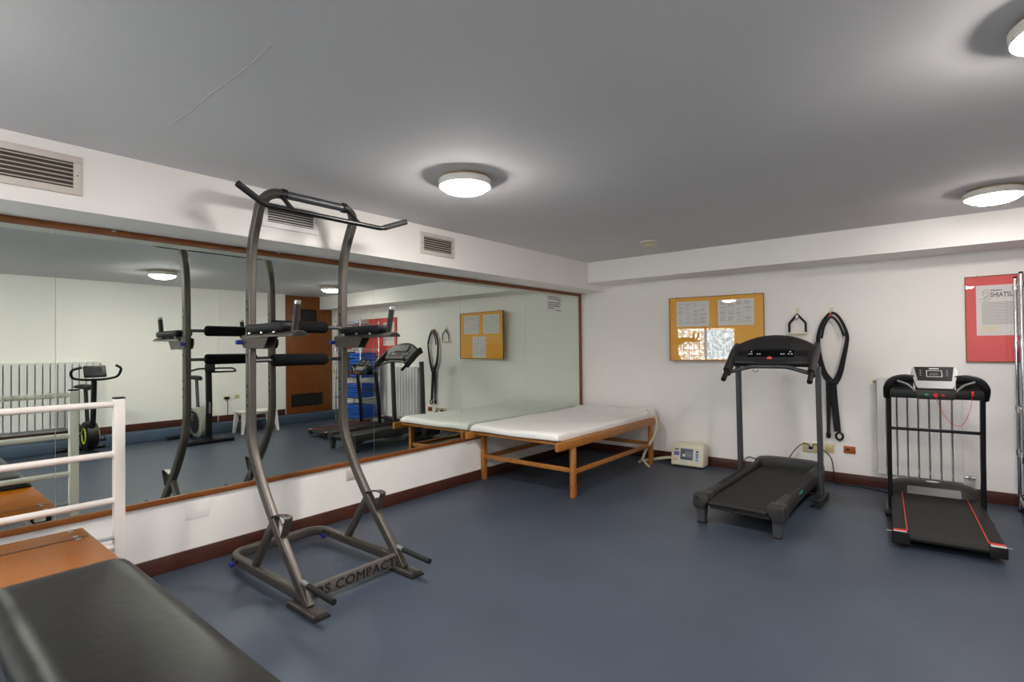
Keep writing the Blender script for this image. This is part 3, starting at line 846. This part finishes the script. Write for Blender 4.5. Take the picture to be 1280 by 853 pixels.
def board(label, x0, z0, w, h, rotz, m, papers, out=.016, dy=0.0):
    t = thing('framed_board', label, 'notice board', (x0, YB - .005 + dy, z0), rotz, 'framed boards on the back wall')
    fr = new_bm(); b = .007
    for a in ((0, w, 0, b), (0, w, h - b, h), (0, b, b, h - b), (w - b, w, b, h - b)):
        box(fr, a[0], a[1], -out, 0, a[2], a[3])
    obj('frame', fr, 'trim_wood', t, local=True)
    obj('backing', B(b, w - b, -.006, -.001, b, h - b), m, t, local=True)
    gl_ = new_bm(); _add(gl_, [(b, -out + .003, b), (w - b, -out + .003, b), (w - b, -out + .003, h - b), (b, -out + .003, h - b)], [(0, 1, 2, 3)])
    obj('glass', gl_, 'picture_glass', t, local=True)
    for x in (.08, w - .10):
        obj('hanger', B(x, x + .012, -.010, -.002, h, h + .012), 'silver', t, local=True)
    for (px, pz, pw, ph, kind) in papers:
        p = obj('paper_sheet', B(px, px + pw, -.0085, -.0065, pz, pz + ph), 'poster_paper', t, local=True)
        pr = new_bm(); y = -.0088
        if kind == 'chart':
            rnd = random.Random(int(px * 1000))
            for c in range(4):
                cx = px + .02 + c * (pw - .03) / 4; z = pz + ph - .02
                while z > pz + .03:
                    if rnd.random() < .8: lines(pr, [(cx, cx + rnd.uniform(.4, .95) * (pw - .06) / 4, z - .004, z)], y)
                    z -= rnd.choice((.009, .009, .014, .03))
            for c in range(1, 7): lines(pr, [(px + c * pw / 7, px + c * pw / 7 + .0012, pz + .02, pz + ph - .02)], y)
            for c in range(1, 6): lines(pr, [(px + .015, px + pw - .015, pz + c * ph / 6, pz + c * ph / 6 + .0012)], y)
            obj('print', pr, 'ink_light', p, local=True)
        else:
            # a little line drawing, a heading and rows of small print
            z = pz + ph * .66
            rnd = random.Random(3)
            while z > pz + .10:
                lines(pr, [(px + .035, px + pw - .03 - rnd.uniform(0, .05), z - .0035, z)], y); z -= .0125
            obj('print', pr, 'ink', p, local=True)
            obj('heading', text_bm('SHIATSU', .060, (px + .092, y, pz + ph - .105), (1, 0, 0), (0, 0, 1), xs=.66, depth=.0003, bevel=.0006), 'ink_dark', p, local=True)
            hd = new_bm(); lines(hd, [(px + .094 + i * .013, px + .094 + i * .013 + .010, pz + ph - .052, pz + ph - .041) for i in range(6)], y)
            obj('small_heading', hd, 'ink', p, local=True)
            dr = [(px + .022 + a * .6, y, pz + ph - .135 + b) for a, b in ((0, .005), (.06, .03), (.03, .06), (.07, .10), (.10, .07), (.11, .045), (.07, .03), (.12, .012), (.05, -.005), (.09, .05), (.04, .08))]
            obj('line_drawing', tube(spline(dr, 4), .0016, 5), 'ink', p, local=True)
            obj('stuck_note', B(px + .035, px + .14, -.0098, -.0086, pz + .035, pz + .08), 'hook_beige', p, local=True)
board('yellow framed board with three printed exercise sheets on the back wall', -2.501, 1.224, 1.034, .746, R(6.3), 'poster_yellow',
      [(.088, .400, .370, .296, 'chart'), (.555, .401, .378, .295, 'chart'), (.402, .022, .319, .333, 'chart')], dy=-.114)
board('red framed board with a shiatsu sheet beside the chrome rack', .188, 1.228, 1.064, .758, 0, 'poster_red', [(.075, .233, .32, .44, 'shiatsu')])

# ------------------------------------------------------------------ notice on the mirror, blank plates on the left wall
t = thing('paper_notice', 'small white printed notice stuck on the mirror near the corner', 'notice', (XL + .001, 5.53, 1.85))
ps = obj('sheet', B(XL + .0004, XL + .0014, 5.365, 5.70, 1.848, 2.064), 'poster_paper', t)
pr_ = new_bm(); zz = 2.045
for i, (a, b) in enumerate(((.02, .26), (.02, .31), (.23, .31), (.02, .30), (.02, .31), (.02, .29), (.02, .15), (.20, .31))):
    z = 2.045 - i * .024
    _add(pr_, [(XL + .0016, 5.365 + a, z - .009), (XL + .0016, 5.365 + b, z - .009), (XL + .0016, 5.365 + b, z), (XL + .0016, 5.365 + a, z)], [(0, 1, 2, 3)])
obj('print', pr_, 'ink_blue', ps)
t = tag(obj('cover_plate', B(XL - .006, XL - .0035, 1.295, 1.44, .293, .424, .001), 'wall_paint'), 'white blank cover plate painted into the wall under the mirror', 'cover plate')
t = tag(obj('cover_plate', B(XL - .006, XL + .004, 2.484, 2.592, .318, .402, .003), 'vent_beige'), 'grey-beige blank socket plate under the mirror behind the power tower', 'cover plate')

# ------------------------------------------------------------------ hooks and straps
def hook(x, z, label):
    t = thing('wall_hook', label, 'hook', (x, YB, z), group='beige wall hooks')
    obj('plate', B(x - .014, x + .014, YB - .006, YB, z, z + .075, .003), 'hook_beige', t)
    obj('prong', tube(spline([(x, YB - .004, z + .03), (x, YB - .03, z + .012), (x, YB - .045, z + .018), (x, YB - .048, z + .035)], 4), .005, 8), 'hook_beige', t)
hook(-1.148, 1.708, 'beige wall hook holding the small stirrup handle')
hook(-.842, 1.700, 'beige wall hook holding the long black strap')
t = thing('stirrup_handle', 'small black strap handle with pale grip hanging above the grey treadmill', 'handle', (-1.145, YB - .035, 1.50))
y = YB - .038
sw = fillet([(-1.222, y, 1.515), (-1.222, y, 1.625), (-1.150, y, 1.712), (-1.142, y, 1.712), (-1.068, y, 1.625), (-1.068, y, 1.515)], .015, 4)
obj('webbing', sweep(new_bm(), sw, rrect(.006, .022, .002), (0, 1, 0)), 'strap_black', t)
obj('grip', tube([(-1.235, y, 1.516), (-1.055, y, 1.516)], .014, 12), 'hook_beige', t)
obj('buckle', B(-1.160, -1.134, y - .008, y + .004, 1.672, 1.712, .003), 'silver', t)
def strap():
    t = thing('resistance_strap', 'long black looped strap with two tails hanging on the back wall', 'strap', (-.84, YB - .04, .44))
    y = YB - .04
    lp = [(-.862, y, 1.03), (-.905, y, 1.10), (-.935, y, 1.20), (-.955, y, 1.35), (-.955, y, 1.48), (-.925, y, 1.60), (-.88, y, 1.68), (-.84, y, 1.715), (-.795, y, 1.70),
          (-.745, y, 1.62), (-.705, y, 1.49), (-.715, y, 1.38), (-.74, y, 1.25), (-.765, y, 1.13), (-.80, y, 1.04), (-.83, y, 1.015)]
    p = spline(lp, 5); n = len(p)
    sc = [.55 + .95 * (abs(i / (n - 1) - .5) * 2) ** 1.5 for i in range(n)]
    obj('loop', sweep(new_bm(), p, rrect(.008, .044, .003), (0, 1, 0), scales=sc), 'strap_black', t)
    inner = [(-.925, y - .012, 1.46), (-.90, y - .012, 1.58), (-.855, y - .012, 1.665), (-.815, y - .012, 1.665), (-.765, y - .012, 1.59), (-.73, y - .012, 1.48)]
    obj('padding', sweep(new_bm(), spline(inner, 5), rrect(.012, .022, .004), (0, 1, 0)), 'strap_black', t)
    obj('tail', sweep(new_bm(), spline([(-.868, y, 1.02), (-.872, y, .85), (-.876, y, .68), (-.880, y, .50)], 5), rrect(.006, .046, .002), (0, 1, 0), scales=[1.15 - .5 * i / 15 for i in range(16)]), 'strap_black', t)
    obj('tail', sweep(new_bm(), spline([(-.832, y - .008, 1.02), (-.825, y - .008, .85), (-.812, y - .008, .68), (-.800, y - .008, .52)], 5), rrect(.006, .062, .002), (0, 1, 0)), 'strap_black', t)
    obj('buckle', B(-.885, -.785, y - .018, y + .006, .995, 1.035, .008), 'black_plastic', t)
    obj('red_tab', cyl(new_bm(), (-.842, y - .020, 1.693), (-.842, y - .026, 1.693), .013, 14), 'red_plastic', t)
    obj('tail_knob', lathe([(.004, -.035), (.02, -.025), (.022, .02), (.008, .03)], (-.881, y, .478), 12), 'black_plastic', t)
    rg = [(-.785 + .030 * math.cos(2*PI*i/16), y - .004, .475 + .036 * math.sin(2*PI*i/16)) for i in range(16)]
    obj('end_ring', tube(rg, .011, 8, (0, 1, 0), True), 'black_plastic', t)
strap()

# ------------------------------------------------------------------ sockets and cables on the back wall
t = thing('wall_socket', 'beige wall socket with black plug behind the grey treadmill', 'socket', (-1.045, YB, .27))
obj('plate', B(-1.120, -.970, YB - .012, YB, .277, .378, .004), 'socket_beige', t)
obj('outlet', B(-1.075, -1.02, YB - .015, YB - .012, .295, .362, .002), 'panel_pale', t)
t2 = tag(obj('wall_socket', B(-.922, -.836, YB - .012, YB, .297, .386, .004), 'socket_beige'), 'square beige socket plate between the plugged socket and brown plate', 'socket')
obj('insert', B(-.897, -.861, YB - .015, YB - .012, .318, .365, .002), 'socket_beige', t2)
t = thing('wall_socket', 'brown socket plate beside the radiator on the back wall', 'socket', (-.705, YB, .305))
obj('plate', B(-.755, -.655, YB - .012, YB, .306, .378, .003), 'socket_brown', t)
obj('slot', B(-.735, -.705, YB - .014, YB - .012, .335, .355), 'black_plastic', t)
tag(obj('power_plug', B(-1.06, -1.035, YB - .05, YB - .015, .315, .342, .004), 'black_plastic'), 'black plug in the beige socket behind the grey treadmill', 'plug')
tag(obj('power_cable', tube(spline([(-1.048, YB - .048, .325), (-1.05, YB - .075, .36), (-1.10, YB - .085, .375), (-1.18, YB - .10, .30), (-1.26, YB - .16, .15), (-1.30, YB - .25, .06), (-1.32, 5.86, .02)], 6), .005, 8), 'black_rubber'),
    'black cable running from the plug down behind the grey treadmill', 'cable')
tag(obj('power_cable', tube(spline([(-1.028, YB - .048, .318), (-1.00, YB - .08, .38), (-.93, YB - .07, .33), (-.86, YB - .06, .25), (-.84, YB - .05, .13), (-.84, YB - .04, .02), (-.80, YB - .07, .006), (-.60, YB - .10, .006), (-.42, YB - .16, .006), (-.30, YB - .35, .006), (-.20, 5.75, .006), (-.15, 5.72, .03)], 6), .005, 8), 'black_rubber'),
    'black cable along the baseboard to the black treadmill', 'cable')
tag(obj('power_cable', tube(spline([(-1.49, YB - .06, .006), (-1.62, YB - .05, .006), (-1.70, YB - .04, .05), (-1.69, YB - .025, .13), (-1.63, YB - .03, .16), (-1.55, YB - .05, .12), (-1.50, 5.92, .02), (-1.47, 5.86, .02)], 6), .005, 8), 'black_rubber'),
    'black cable looped on the floor between device and grey treadmill', 'cable')

# ------------------------------------------------------------------ therapy device and hose
def device():
    t = thing('therapy_device', 'cream electrotherapy device with grey screen on the floor by the couch', 'medical device', (-2.27, 6.03, 0), R(2))
    bm = prism([(-.095, .012), (-.105, .03), (-.060, .235), (-.045, .258), (-.01, .268), (.075, .262), (.095, .24), (.105, .03), (.095, .012)], -.185, .185, 'x', .014)
    body = obj('body', bm, 'device_cream', t, local=True)
    b0, b1 = Vector((0, -.1045, .035)), Vector((0, -.062, .228)); dv = b1 - b0; nv = Vector((0, -dv.z, dv.y)).normalized()
    def panel(name, x0, x1, s0, s1, m, o=.0, th=.004):
        g = new_bm()
        P = lambda x, s, k: tuple(Vector((x, 0, 0)) + b0 + dv * s + nv * k)
        _add(g, [P(x0, s0, o), P(x1, s0, o), P(x1, s1, o), P(x0, s1, o), P(x0, s0, o + th), P(x1, s0, o + th), P(x1, s1, o + th), P(x0, s1, o + th)],
             [(0, 1, 2, 3), (4, 5, 6, 7), (0, 1, 5, 4), (1, 2, 6, 5), (2, 3, 7, 6), (3, 0, 4, 7)])
        return obj(name, g, m, body, local=True)
    panel('screen', -.075, .068, .26, .90, 'screen_grey', .001)
    panel('screen_bar', -.065, .058, .80, .86, 'label_blue', .0052, .001)
    for i in range(4): panel('screen_line', -.02, .058, .46 + i * .08, .475 + i * .08, 'panel_pale', .0052, .0006)
    panel('screen_icon', -.05, -.02, .44, .58, 'panel_pale', .0052, .0006)
    panel('label', -.145, -.095, .80, .86, 'ink_dark', .001)
    panel('label', -.150, -.09, .48, .70, 'label_blue', .001)
    panel('label', -.150, -.105, .22, .27, 'poster_red', .001)
    panel('label', -.075, .02, .12, .24, 'panel_pale', .001)
    panel('button_panel', .085, .145, .15, .92, 'panel_pale', .001)
    for s0, m in ((.72, 'ink_dark'), (.56, 'label_blue'), (.42, 'label_blue'), (.26, 'teal')):
        panel('button', .103, .128, s0, s0 + .10, m, .005, .003)
    obj('handle', B(-.08, .08, -.03, .04, .262, .275, .006), 'device_cream', body, local=True)
    for x in (-.15, .15):
        for y in (-.07, .07): obj('foot', cyl(new_bm(), (x, y, 0), (x, y, .016), .014, 10), 'black_rubber', t, local=True)
device()
hz = [(-2.470, 6.03, .075), (-2.54, 6.02, .065), (-2.64, 6.0, .045), (-2.73, 5.96, .025), (-2.80, 5.86, .019), (-2.77, 5.75, .022), (-2.71, 5.72, .08), (-2.69, 5.745, .16), (-2.652, 5.77, .24),
      (-2.612, 5.81, .33), (-2.598, 5.86, .43), (-2.602, 5.885, .52), (-2.625, 5.885, .560), (-2.67, 5.88, .568), (-2.72, 5.87, .640)]
tag(obj('applicator_strap', sweep(new_bm(), spline(hz, 6), rrect(.032, .014, .005), (0, 0, 1)), 'hose_beige'), 'beige flat strap from the device looped up over the couch rail', 'strap')
tag(obj('strap_end', bar([(-2.71, 5.70, .085), (-2.60, 5.66, .012)], .034, .012, .004, (0, 1, 0)), 'hose_beige'), 'loose beige strap end resting against the couch leg', 'strap end')

# ------------------------------------------------------------------ chrome rack at the right edge (also seen in the mirror)
def rack():
    x0, x1, y0, y1 = .50, 1.30, 5.60, 6.00
    t = thing('chrome_rack', 'chrome wire shelf rack cut by the right picture edge', 'shelf rack', ((x0 + x1) / 2, (y0 + y1) / 2, 0))
    for x in (x0, x1):
        for y in (y0, y1):
            p = obj('pole', tube([(x, y, .02), (x, y, 1.93)], .0125, 14), 'chrome', t)
            obj('pole_cap', cyl(new_bm(), (x, y, 1.93), (x, y, 1.945), .0135, 12), 'black_plastic', p)
            obj('pole_foot', cyl(new_bm(), (x, y, 0), (x, y, .022), .017, 12), 'black_rubber', p)
    for z in (.12, .50, .87, 1.40, 1.86):
        f = new_bm()
        for a in ((x0, y0, x1, y0), (x0, y1, x1, y1), (x0, y0, x0, y1), (x1, y0, x1, y1)):
            cyl(f, (a[0], a[1], z), (a[2], a[3], z), .006, 8); cyl(f, (a[0], a[1], z - .028), (a[2], a[3], z - .028), .004, 8)
        for x in (x0, x1):
            for y in (y0, y1): cyl(f, (x, y, z - .035), (x, y, z + .012), .019, 14)
        sh = obj('shelf', f, 'chrome', t)
        w = new_bm()
        for i in range(1, 24):
            x = x0 + (x1 - x0) * i / 24; cyl(w, (x, y0, z + .004), (x, y1, z + .004), .0025, 5)
        wo = obj('shelf_wires', w, 'chrome', sh); wo['kind'] = 'stuff'
rack()
def folded_mat(x0, x1, y0, y1, z, n, h, rot, label, m='mat_blue', grp='folded blue exercise mats'):
    for i in range(n):
        c = Vector(((x0 + x1) / 2, (y0 + y1) / 2, z + i * h))
        a = R(rot + (i % 3 - 1) * 2.5)
        t = thing('exercise_mat', label[i] if isinstance(label, list) else label, 'exercise mat', c, a, grp)
        w, d = (x1 - x0) / 2, (y1 - y0) / 2
        pts = [(-w, 0, h * .26), (w - .02, 0, h * .26), (w, 0, h * .5), (w - .02, 0, h * .74), (-w + .01, 0, h * .74)]
        bm = new_bm(); sweep(bm, fillet(pts, h * .25, 4), rrect(2 * d, h * .44, h * .18), (0, 1, 0))
        obj('mat_fold', bm, m, t, local=True)
folded_mat(.53, .88, 5.63, 5.97, .878, 4, .115, 0, ['folded blue mat at the bottom of the middle shelf stack', 'second folded blue mat up the middle shelf stack', 'third folded blue mat up the middle shelf stack', 'topmost folded blue mat of the middle shelf stack'])
folded_mat(.58, 1.16, 5.63, 5.97, .508, 3, .085, 0, ['lowest folded blue mat on the second rack shelf', 'middle folded blue mat on the second rack shelf', 'topmost folded blue mat on the second rack shelf'])
folded_mat(.56, 1.24, 5.62, 5.98, .128, 3, .08, 0, ['lowest folded blue mat on the bottom rack shelf', 'middle folded blue mat on the bottom rack shelf', 'topmost folded blue mat on the bottom rack shelf'])
t = thing('ankle_weight_bag', 'dark grey boot-shaped fabric bag on the middle rack shelf', 'bag', (1.02, 5.72, .88))
obj('bag_body', loft([[(1.04 + xo + w * math.cos(a), 5.72 + .09 * math.sin(a), z) for a in [2*PI*i/14 for i in range(14)]] for z, w, xo in ((.878, .12, .0), (.90, .125, .0), (.97, .10, -.02), (1.08, .08, -.04), (1.25, .085, -.045), (1.34, .08, -.045), (1.352, .06, -.045))]), 'dark_fabric', t)
obj('strap_band', loft([[(.998 + .09 * math.cos(a), 5.72 + .097 * math.sin(a), z) for a in [2*PI*i/14 for i in range(14)]] for z in (1.20, 1.23)]), 'black_rubber', t)
t = thing('first_aid_box', 'small red box on the upper rack shelf', 'box', (1.15, 5.72, 1.406))
obj('box_body', B(1.08, 1.20, 5.66, 5.80, 1.407, 1.47, .008), 'red_plastic', t)
obj('box_lid', B(1.075, 1.205, 5.655, 5.805, 1.47, 1.485, .005), 'poster_red', t)
t = thing('magazine_pile', 'loose white papers and magazines on top of the rack', 'papers', (.9, 5.8, 1.868))
for i in range(6):
    c = Matrix.Translation((.85 + .03 * math.sin(i * 2.2), 5.80, 0)) @ Matrix.Rotation(R(-20 + i * 13 % 40), 4, 'Z')
    obj('magazine', B(-.16, .16, -.11, .11, 1.868 + i * .012, 1.878 + i * .012, .002, 1, c), ('poster_paper', 'label_blue', 'vent_white')[i % 3], t)

# ------------------------------------------------------------------ right wall (seen in the mirror): door, plates, stool, bikes
d1 = bpy.data.objects.new('door_1', None); C.objects.link(d1); d1['kind'] = 'structure'; INV[d1] = None
leaf = obj('door_leaf', B(XR - .035, XR, 5.03, 6.0, .168, 2.455, .003), 'door_wood', d1)
def dgrille(y0, y1, z0, z1):
    g = new_bm()
    for a in ((y0, y1, z0, z0 + .02), (y0, y1, z1 - .02, z1), (y0, y0 + .02, z0, z1), (y1 - .02, y1, z0, z1)):
        box(g, XR - .045, XR - .035, a[0], a[1], a[2], a[3], .002)
    go = obj('door_grille', g, 'black_plastic', leaf)
    obj('grille_back', B(XR - .037, XR - .0355, y0 + .01, y1 - .01, z0 + .01, z1 - .01), 'dark_void', leaf)
    n = int((z1 - z0 - .04) / .022)
    for i in range(n):
        z = z0 + .028 + i * .022
        obj('grille_slat', B(XR - .043, XR - .037, y0 + .02, y1 - .02, z, z + .010), 'charcoal_dark', leaf)
dgrille(5.32, 5.65, 1.97, 2.20); dgrille(5.12, 5.77, .30, .54)
t = thing('wall_socket', 'dark plugged socket seen in the mirror beside the grey bike', 'socket', (XR - .04, 3.93, .54))
obj('plate', B(XR - .052, XR - .04, 3.88, 3.985, .545, .60, .003), 'socket_beige', t)
obj('plug', B(XR - .085, XR - .052, 3.89, 3.965, .552, .592, .006), 'black_plastic', t)
obj('plug_cable', tube(spline([(XR - .08, 3.93, .552), (XR - .085, 3.935, .40), (XR - .085, 3.93, .25), (XR - .10, 3.92, .18)], 5), .005, 6), 'black_rubber', t)
tag(obj('wall_socket', B(XR - .052, XR - .04, 4.07, 4.14, .555, .615, .003), 'socket_beige'), 'small beige plate seen in the mirror above the white stool', 'socket')
t = thing('light_switch', 'beige light switch seen in the mirror right of the wooden door', 'switch', (XR, 6.09, .90))
obj('plate', B(XR - .012, XR, 6.05, 6.13, .90, .98, .003), 'socket_beige', t)
obj('rocker', B(XR - .016, XR - .012, 6.075, 6.105, .915, .965, .002), 'panel_pale', t)

def stool():
    x0, x1, y0, y1, h = 1.38, 1.72, 3.90, 4.52, .375
    t = thing('step_stool', 'low white stool with splayed legs seen in the mirror by the door', 'stool', ((x0 + x1) / 2, (y0 + y1) / 2, 0))
    obj('seat', B(x0, x1, y0, y1, h - .035, h, .012, 3), 'white_enamel', t)
    for sx, x in ((-1, x0 + .04), (1, x1 - .04)):
        for sy_, y in ((-1, y0 + .05), (1, y1 - .05)):
            obj('leg', loft([[(x + sx * o - w, y + sy_ * o * 1.2 - w, z), (x + sx * o + w, y + sy_ * o * 1.2 - w, z), (x + sx * o + w, y + sy_ * o * 1.2 + w, z), (x + sx * o - w, y + sy_ * o * 1.2 + w, z)]
                             for o, z, w in ((.035, 0, .018), (0, h - .03, .032))]), 'white_enamel', t)
    obj('apron', B(x0 + .03, x1 - .03, y0 + .03, y1 - .03, h - .065, h - .034, .004), 'white_enamel', t)
stool()

def bike(label, loc, style):
    t = thing('exercise_bike', label, 'exercise bike', loc, 0, 'exercise bikes along the right wall')
    L = dict(parent=t, local=True)
    blk = 'black_metal'
    hw = .29 if style == 'A' else .25
    for x, w in ((0, hw), (.86, hw)):
        b = obj('floor_bar', tube([(x, -w, .035), (x, w, .035)], .032, 14), blk, **L)
        for s in (-1, 1): obj('bar_end', cyl(new_bm(), (x, s * w, .035), (x, s * (w + .035), .035), .035, 14), 'black_rubber', b, local=True)
    obj('base_beam', bar([(0, 0, .06), (.86, 0, .06)], .06, .05, .01, (0, 1, 0)), blk, **L)
    if style == 'A':
        obj('front_post', bar([(.10, 0, .06), (.08, 0, .6), (.10, 0, 1.10)], .085, .05, .012, (0, 1, 0)), blk, **L)
        secs = []
        for y, k in ((-.075, .88), (-.06, .97), (0, 1), (.06, .97), (.075, .88)):
            secs.append([(.42 + k * .23 * math.copysign(abs(math.cos(a)) ** .7, math.cos(a)), y, .29 + k * .235 * math.copysign(abs(math.sin(a)) ** .7, math.sin(a))) for a in [2*PI*i/28 for i in range(28)]])
        sh = obj('flywheel_housing', loft(secs), 'grey_shell', **L)
        for s in (-1, 1): obj('housing_disc', lathe([(.01, s * .076), (.16, s * .077), (.165, s * .082), (.02, s * .086)], (.42, 0, .29), 28, 'y'), 'black_plastic', sh, local=True)
        cr = (.47, .33)
        obj('seat_post', tube([(.50, 0, .48), (.56, 0, .94)], .024, 12), 'charcoal_metal', **L)
        sx = .57; sz = .96
        obj('handlebar', tube(fillet([(.06, -.30, 1.02), (-.04, -.31, 1.10), (.10, -.14, 1.13), (.10, .14, 1.13), (-.05, .30, 1.13), (-.10, .33, 1.08), (.06, .12, 1.075), (.08, 0, 1.075)], .05, 5), .014, 10), 'black_rubber', **L)
        obj('console', B(.02, .06, -.07, .07, 1.08, 1.20, .01), 'black_plastic', **L)
        obj('tension_knob', lathe([(.01, 0), (.03, .005), (.03, .03), (.01, .035)], (.50, 0, .50), 12), 'black_plastic', **L)
        obj('post_text', B(.049, .055, -.012, .012, .45, .62), 'ink', **L)
    else:
        obj('front_post', tube([(.30, 0, .06), (.16, 0, .55), (.12, 0, 1.02)], .032, 14), blk, **L)
        secs = []
        for y, k in ((-.07, .86), (-.055, .97), (0, 1), (.055, .97), (.07, .86)):
            secs.append([(.36 + k * .22 * math.cos(a), y, .27 + k * .19 * math.sin(a)) for a in [2*PI*i/26 for i in range(26)]])
        sh = obj('flywheel_housing', loft(secs), 'black_plastic', **L)
        rg = lambda y: [(.30 + .10 * math.cos(2*PI*i/24), y, .27 + .10 * math.sin(2*PI*i/24)) for i in range(24)]
        for s in (-1, 1): obj('yellow_ring', tube(rg(s * .072), .009, 8, (0, 1, 0), True), 'yellow_accent', sh, local=True)
        cr = (.40, .30)
        obj('seat_post', tube([(.46, 0, .44), (.56, 0, .88)], .024, 12), blk, **L)
        sx = .57; sz = .90
        obj('handlebar', tube(fillet([(-.04, -.16, 1.20), (-.02, -.27, 1.17), (.06, -.25, 1.06), (.10, -.10, 1.03), (.10, .10, 1.03), (.06, .25, 1.06), (-.02, .27, 1.18), (-.04, .20, 1.22)], .06, 5), .016, 10), 'black_rubber', **L)
        m = Matrix.Translation((.08, 0, 1.135)) @ Matrix.Rotation(R(25), 4, 'Y')
        mo = obj('monitor', B(-.02, .02, -.12, .12, -.075, .085, .01, 2, m), 'black_plastic', **L)
        obj('monitor_screen', B(-.0215, -.0195, -.075, .075, -.02, .06, 0, 1, m), 'screen_black', mo, local=True)
    obj('saddle', loft([[(sx + x, w * math.cos(a), sz + zo + .03 * math.sin(a)) for a in [2*PI*i/14 for i in range(14)]] for x, w, zo in ((-.17, .03, .005), (-.14, .04, .01), (-.03, .05, .01), (.05, .10, .015), (.10, .12, .02), (.14, .09, .02))]), 'black_rubber', **L)
    for s in (-1, 1):
        c = new_bm(); e = (cr[0] + s * .10, s * .12, cr[1] - s * .13)
        cyl(c, (cr[0], s * .07, cr[1]), (cr[0], s * .115, cr[1]), .018, 10); cyl(c, (cr[0], s * .115, cr[1]), (e[0], s * .115, e[2]), .011, 8)
        co = obj('crank', c, 'silver', **L)
        obj('pedal', B(e[0] - .05, e[0] + .05, s * .12 + (0 if s > 0 else -.09), s * .12 + (.09 if s > 0 else 0), e[2] - .014, e[2] + .014, .006), 'black_plastic', co, local=True)
        obj('pedal_strap', tube([(e[0], s * .125, e[2] + .012), (e[0] - .005, s * .14, e[2] + .06), (e[0] - .005, s * .19, e[2] + .06), (e[0], s * .205, e[2] + .012)], .006, 6), 'black_rubber', co, local=True)
bike('grey and black exercise bike seen in the mirror left of the stool', (.92, 3.25, 0), 'A')
bike('black exercise bike with yellow ring seen in the mirror before the radiator', (1.0, 1.88, 0), 'B')
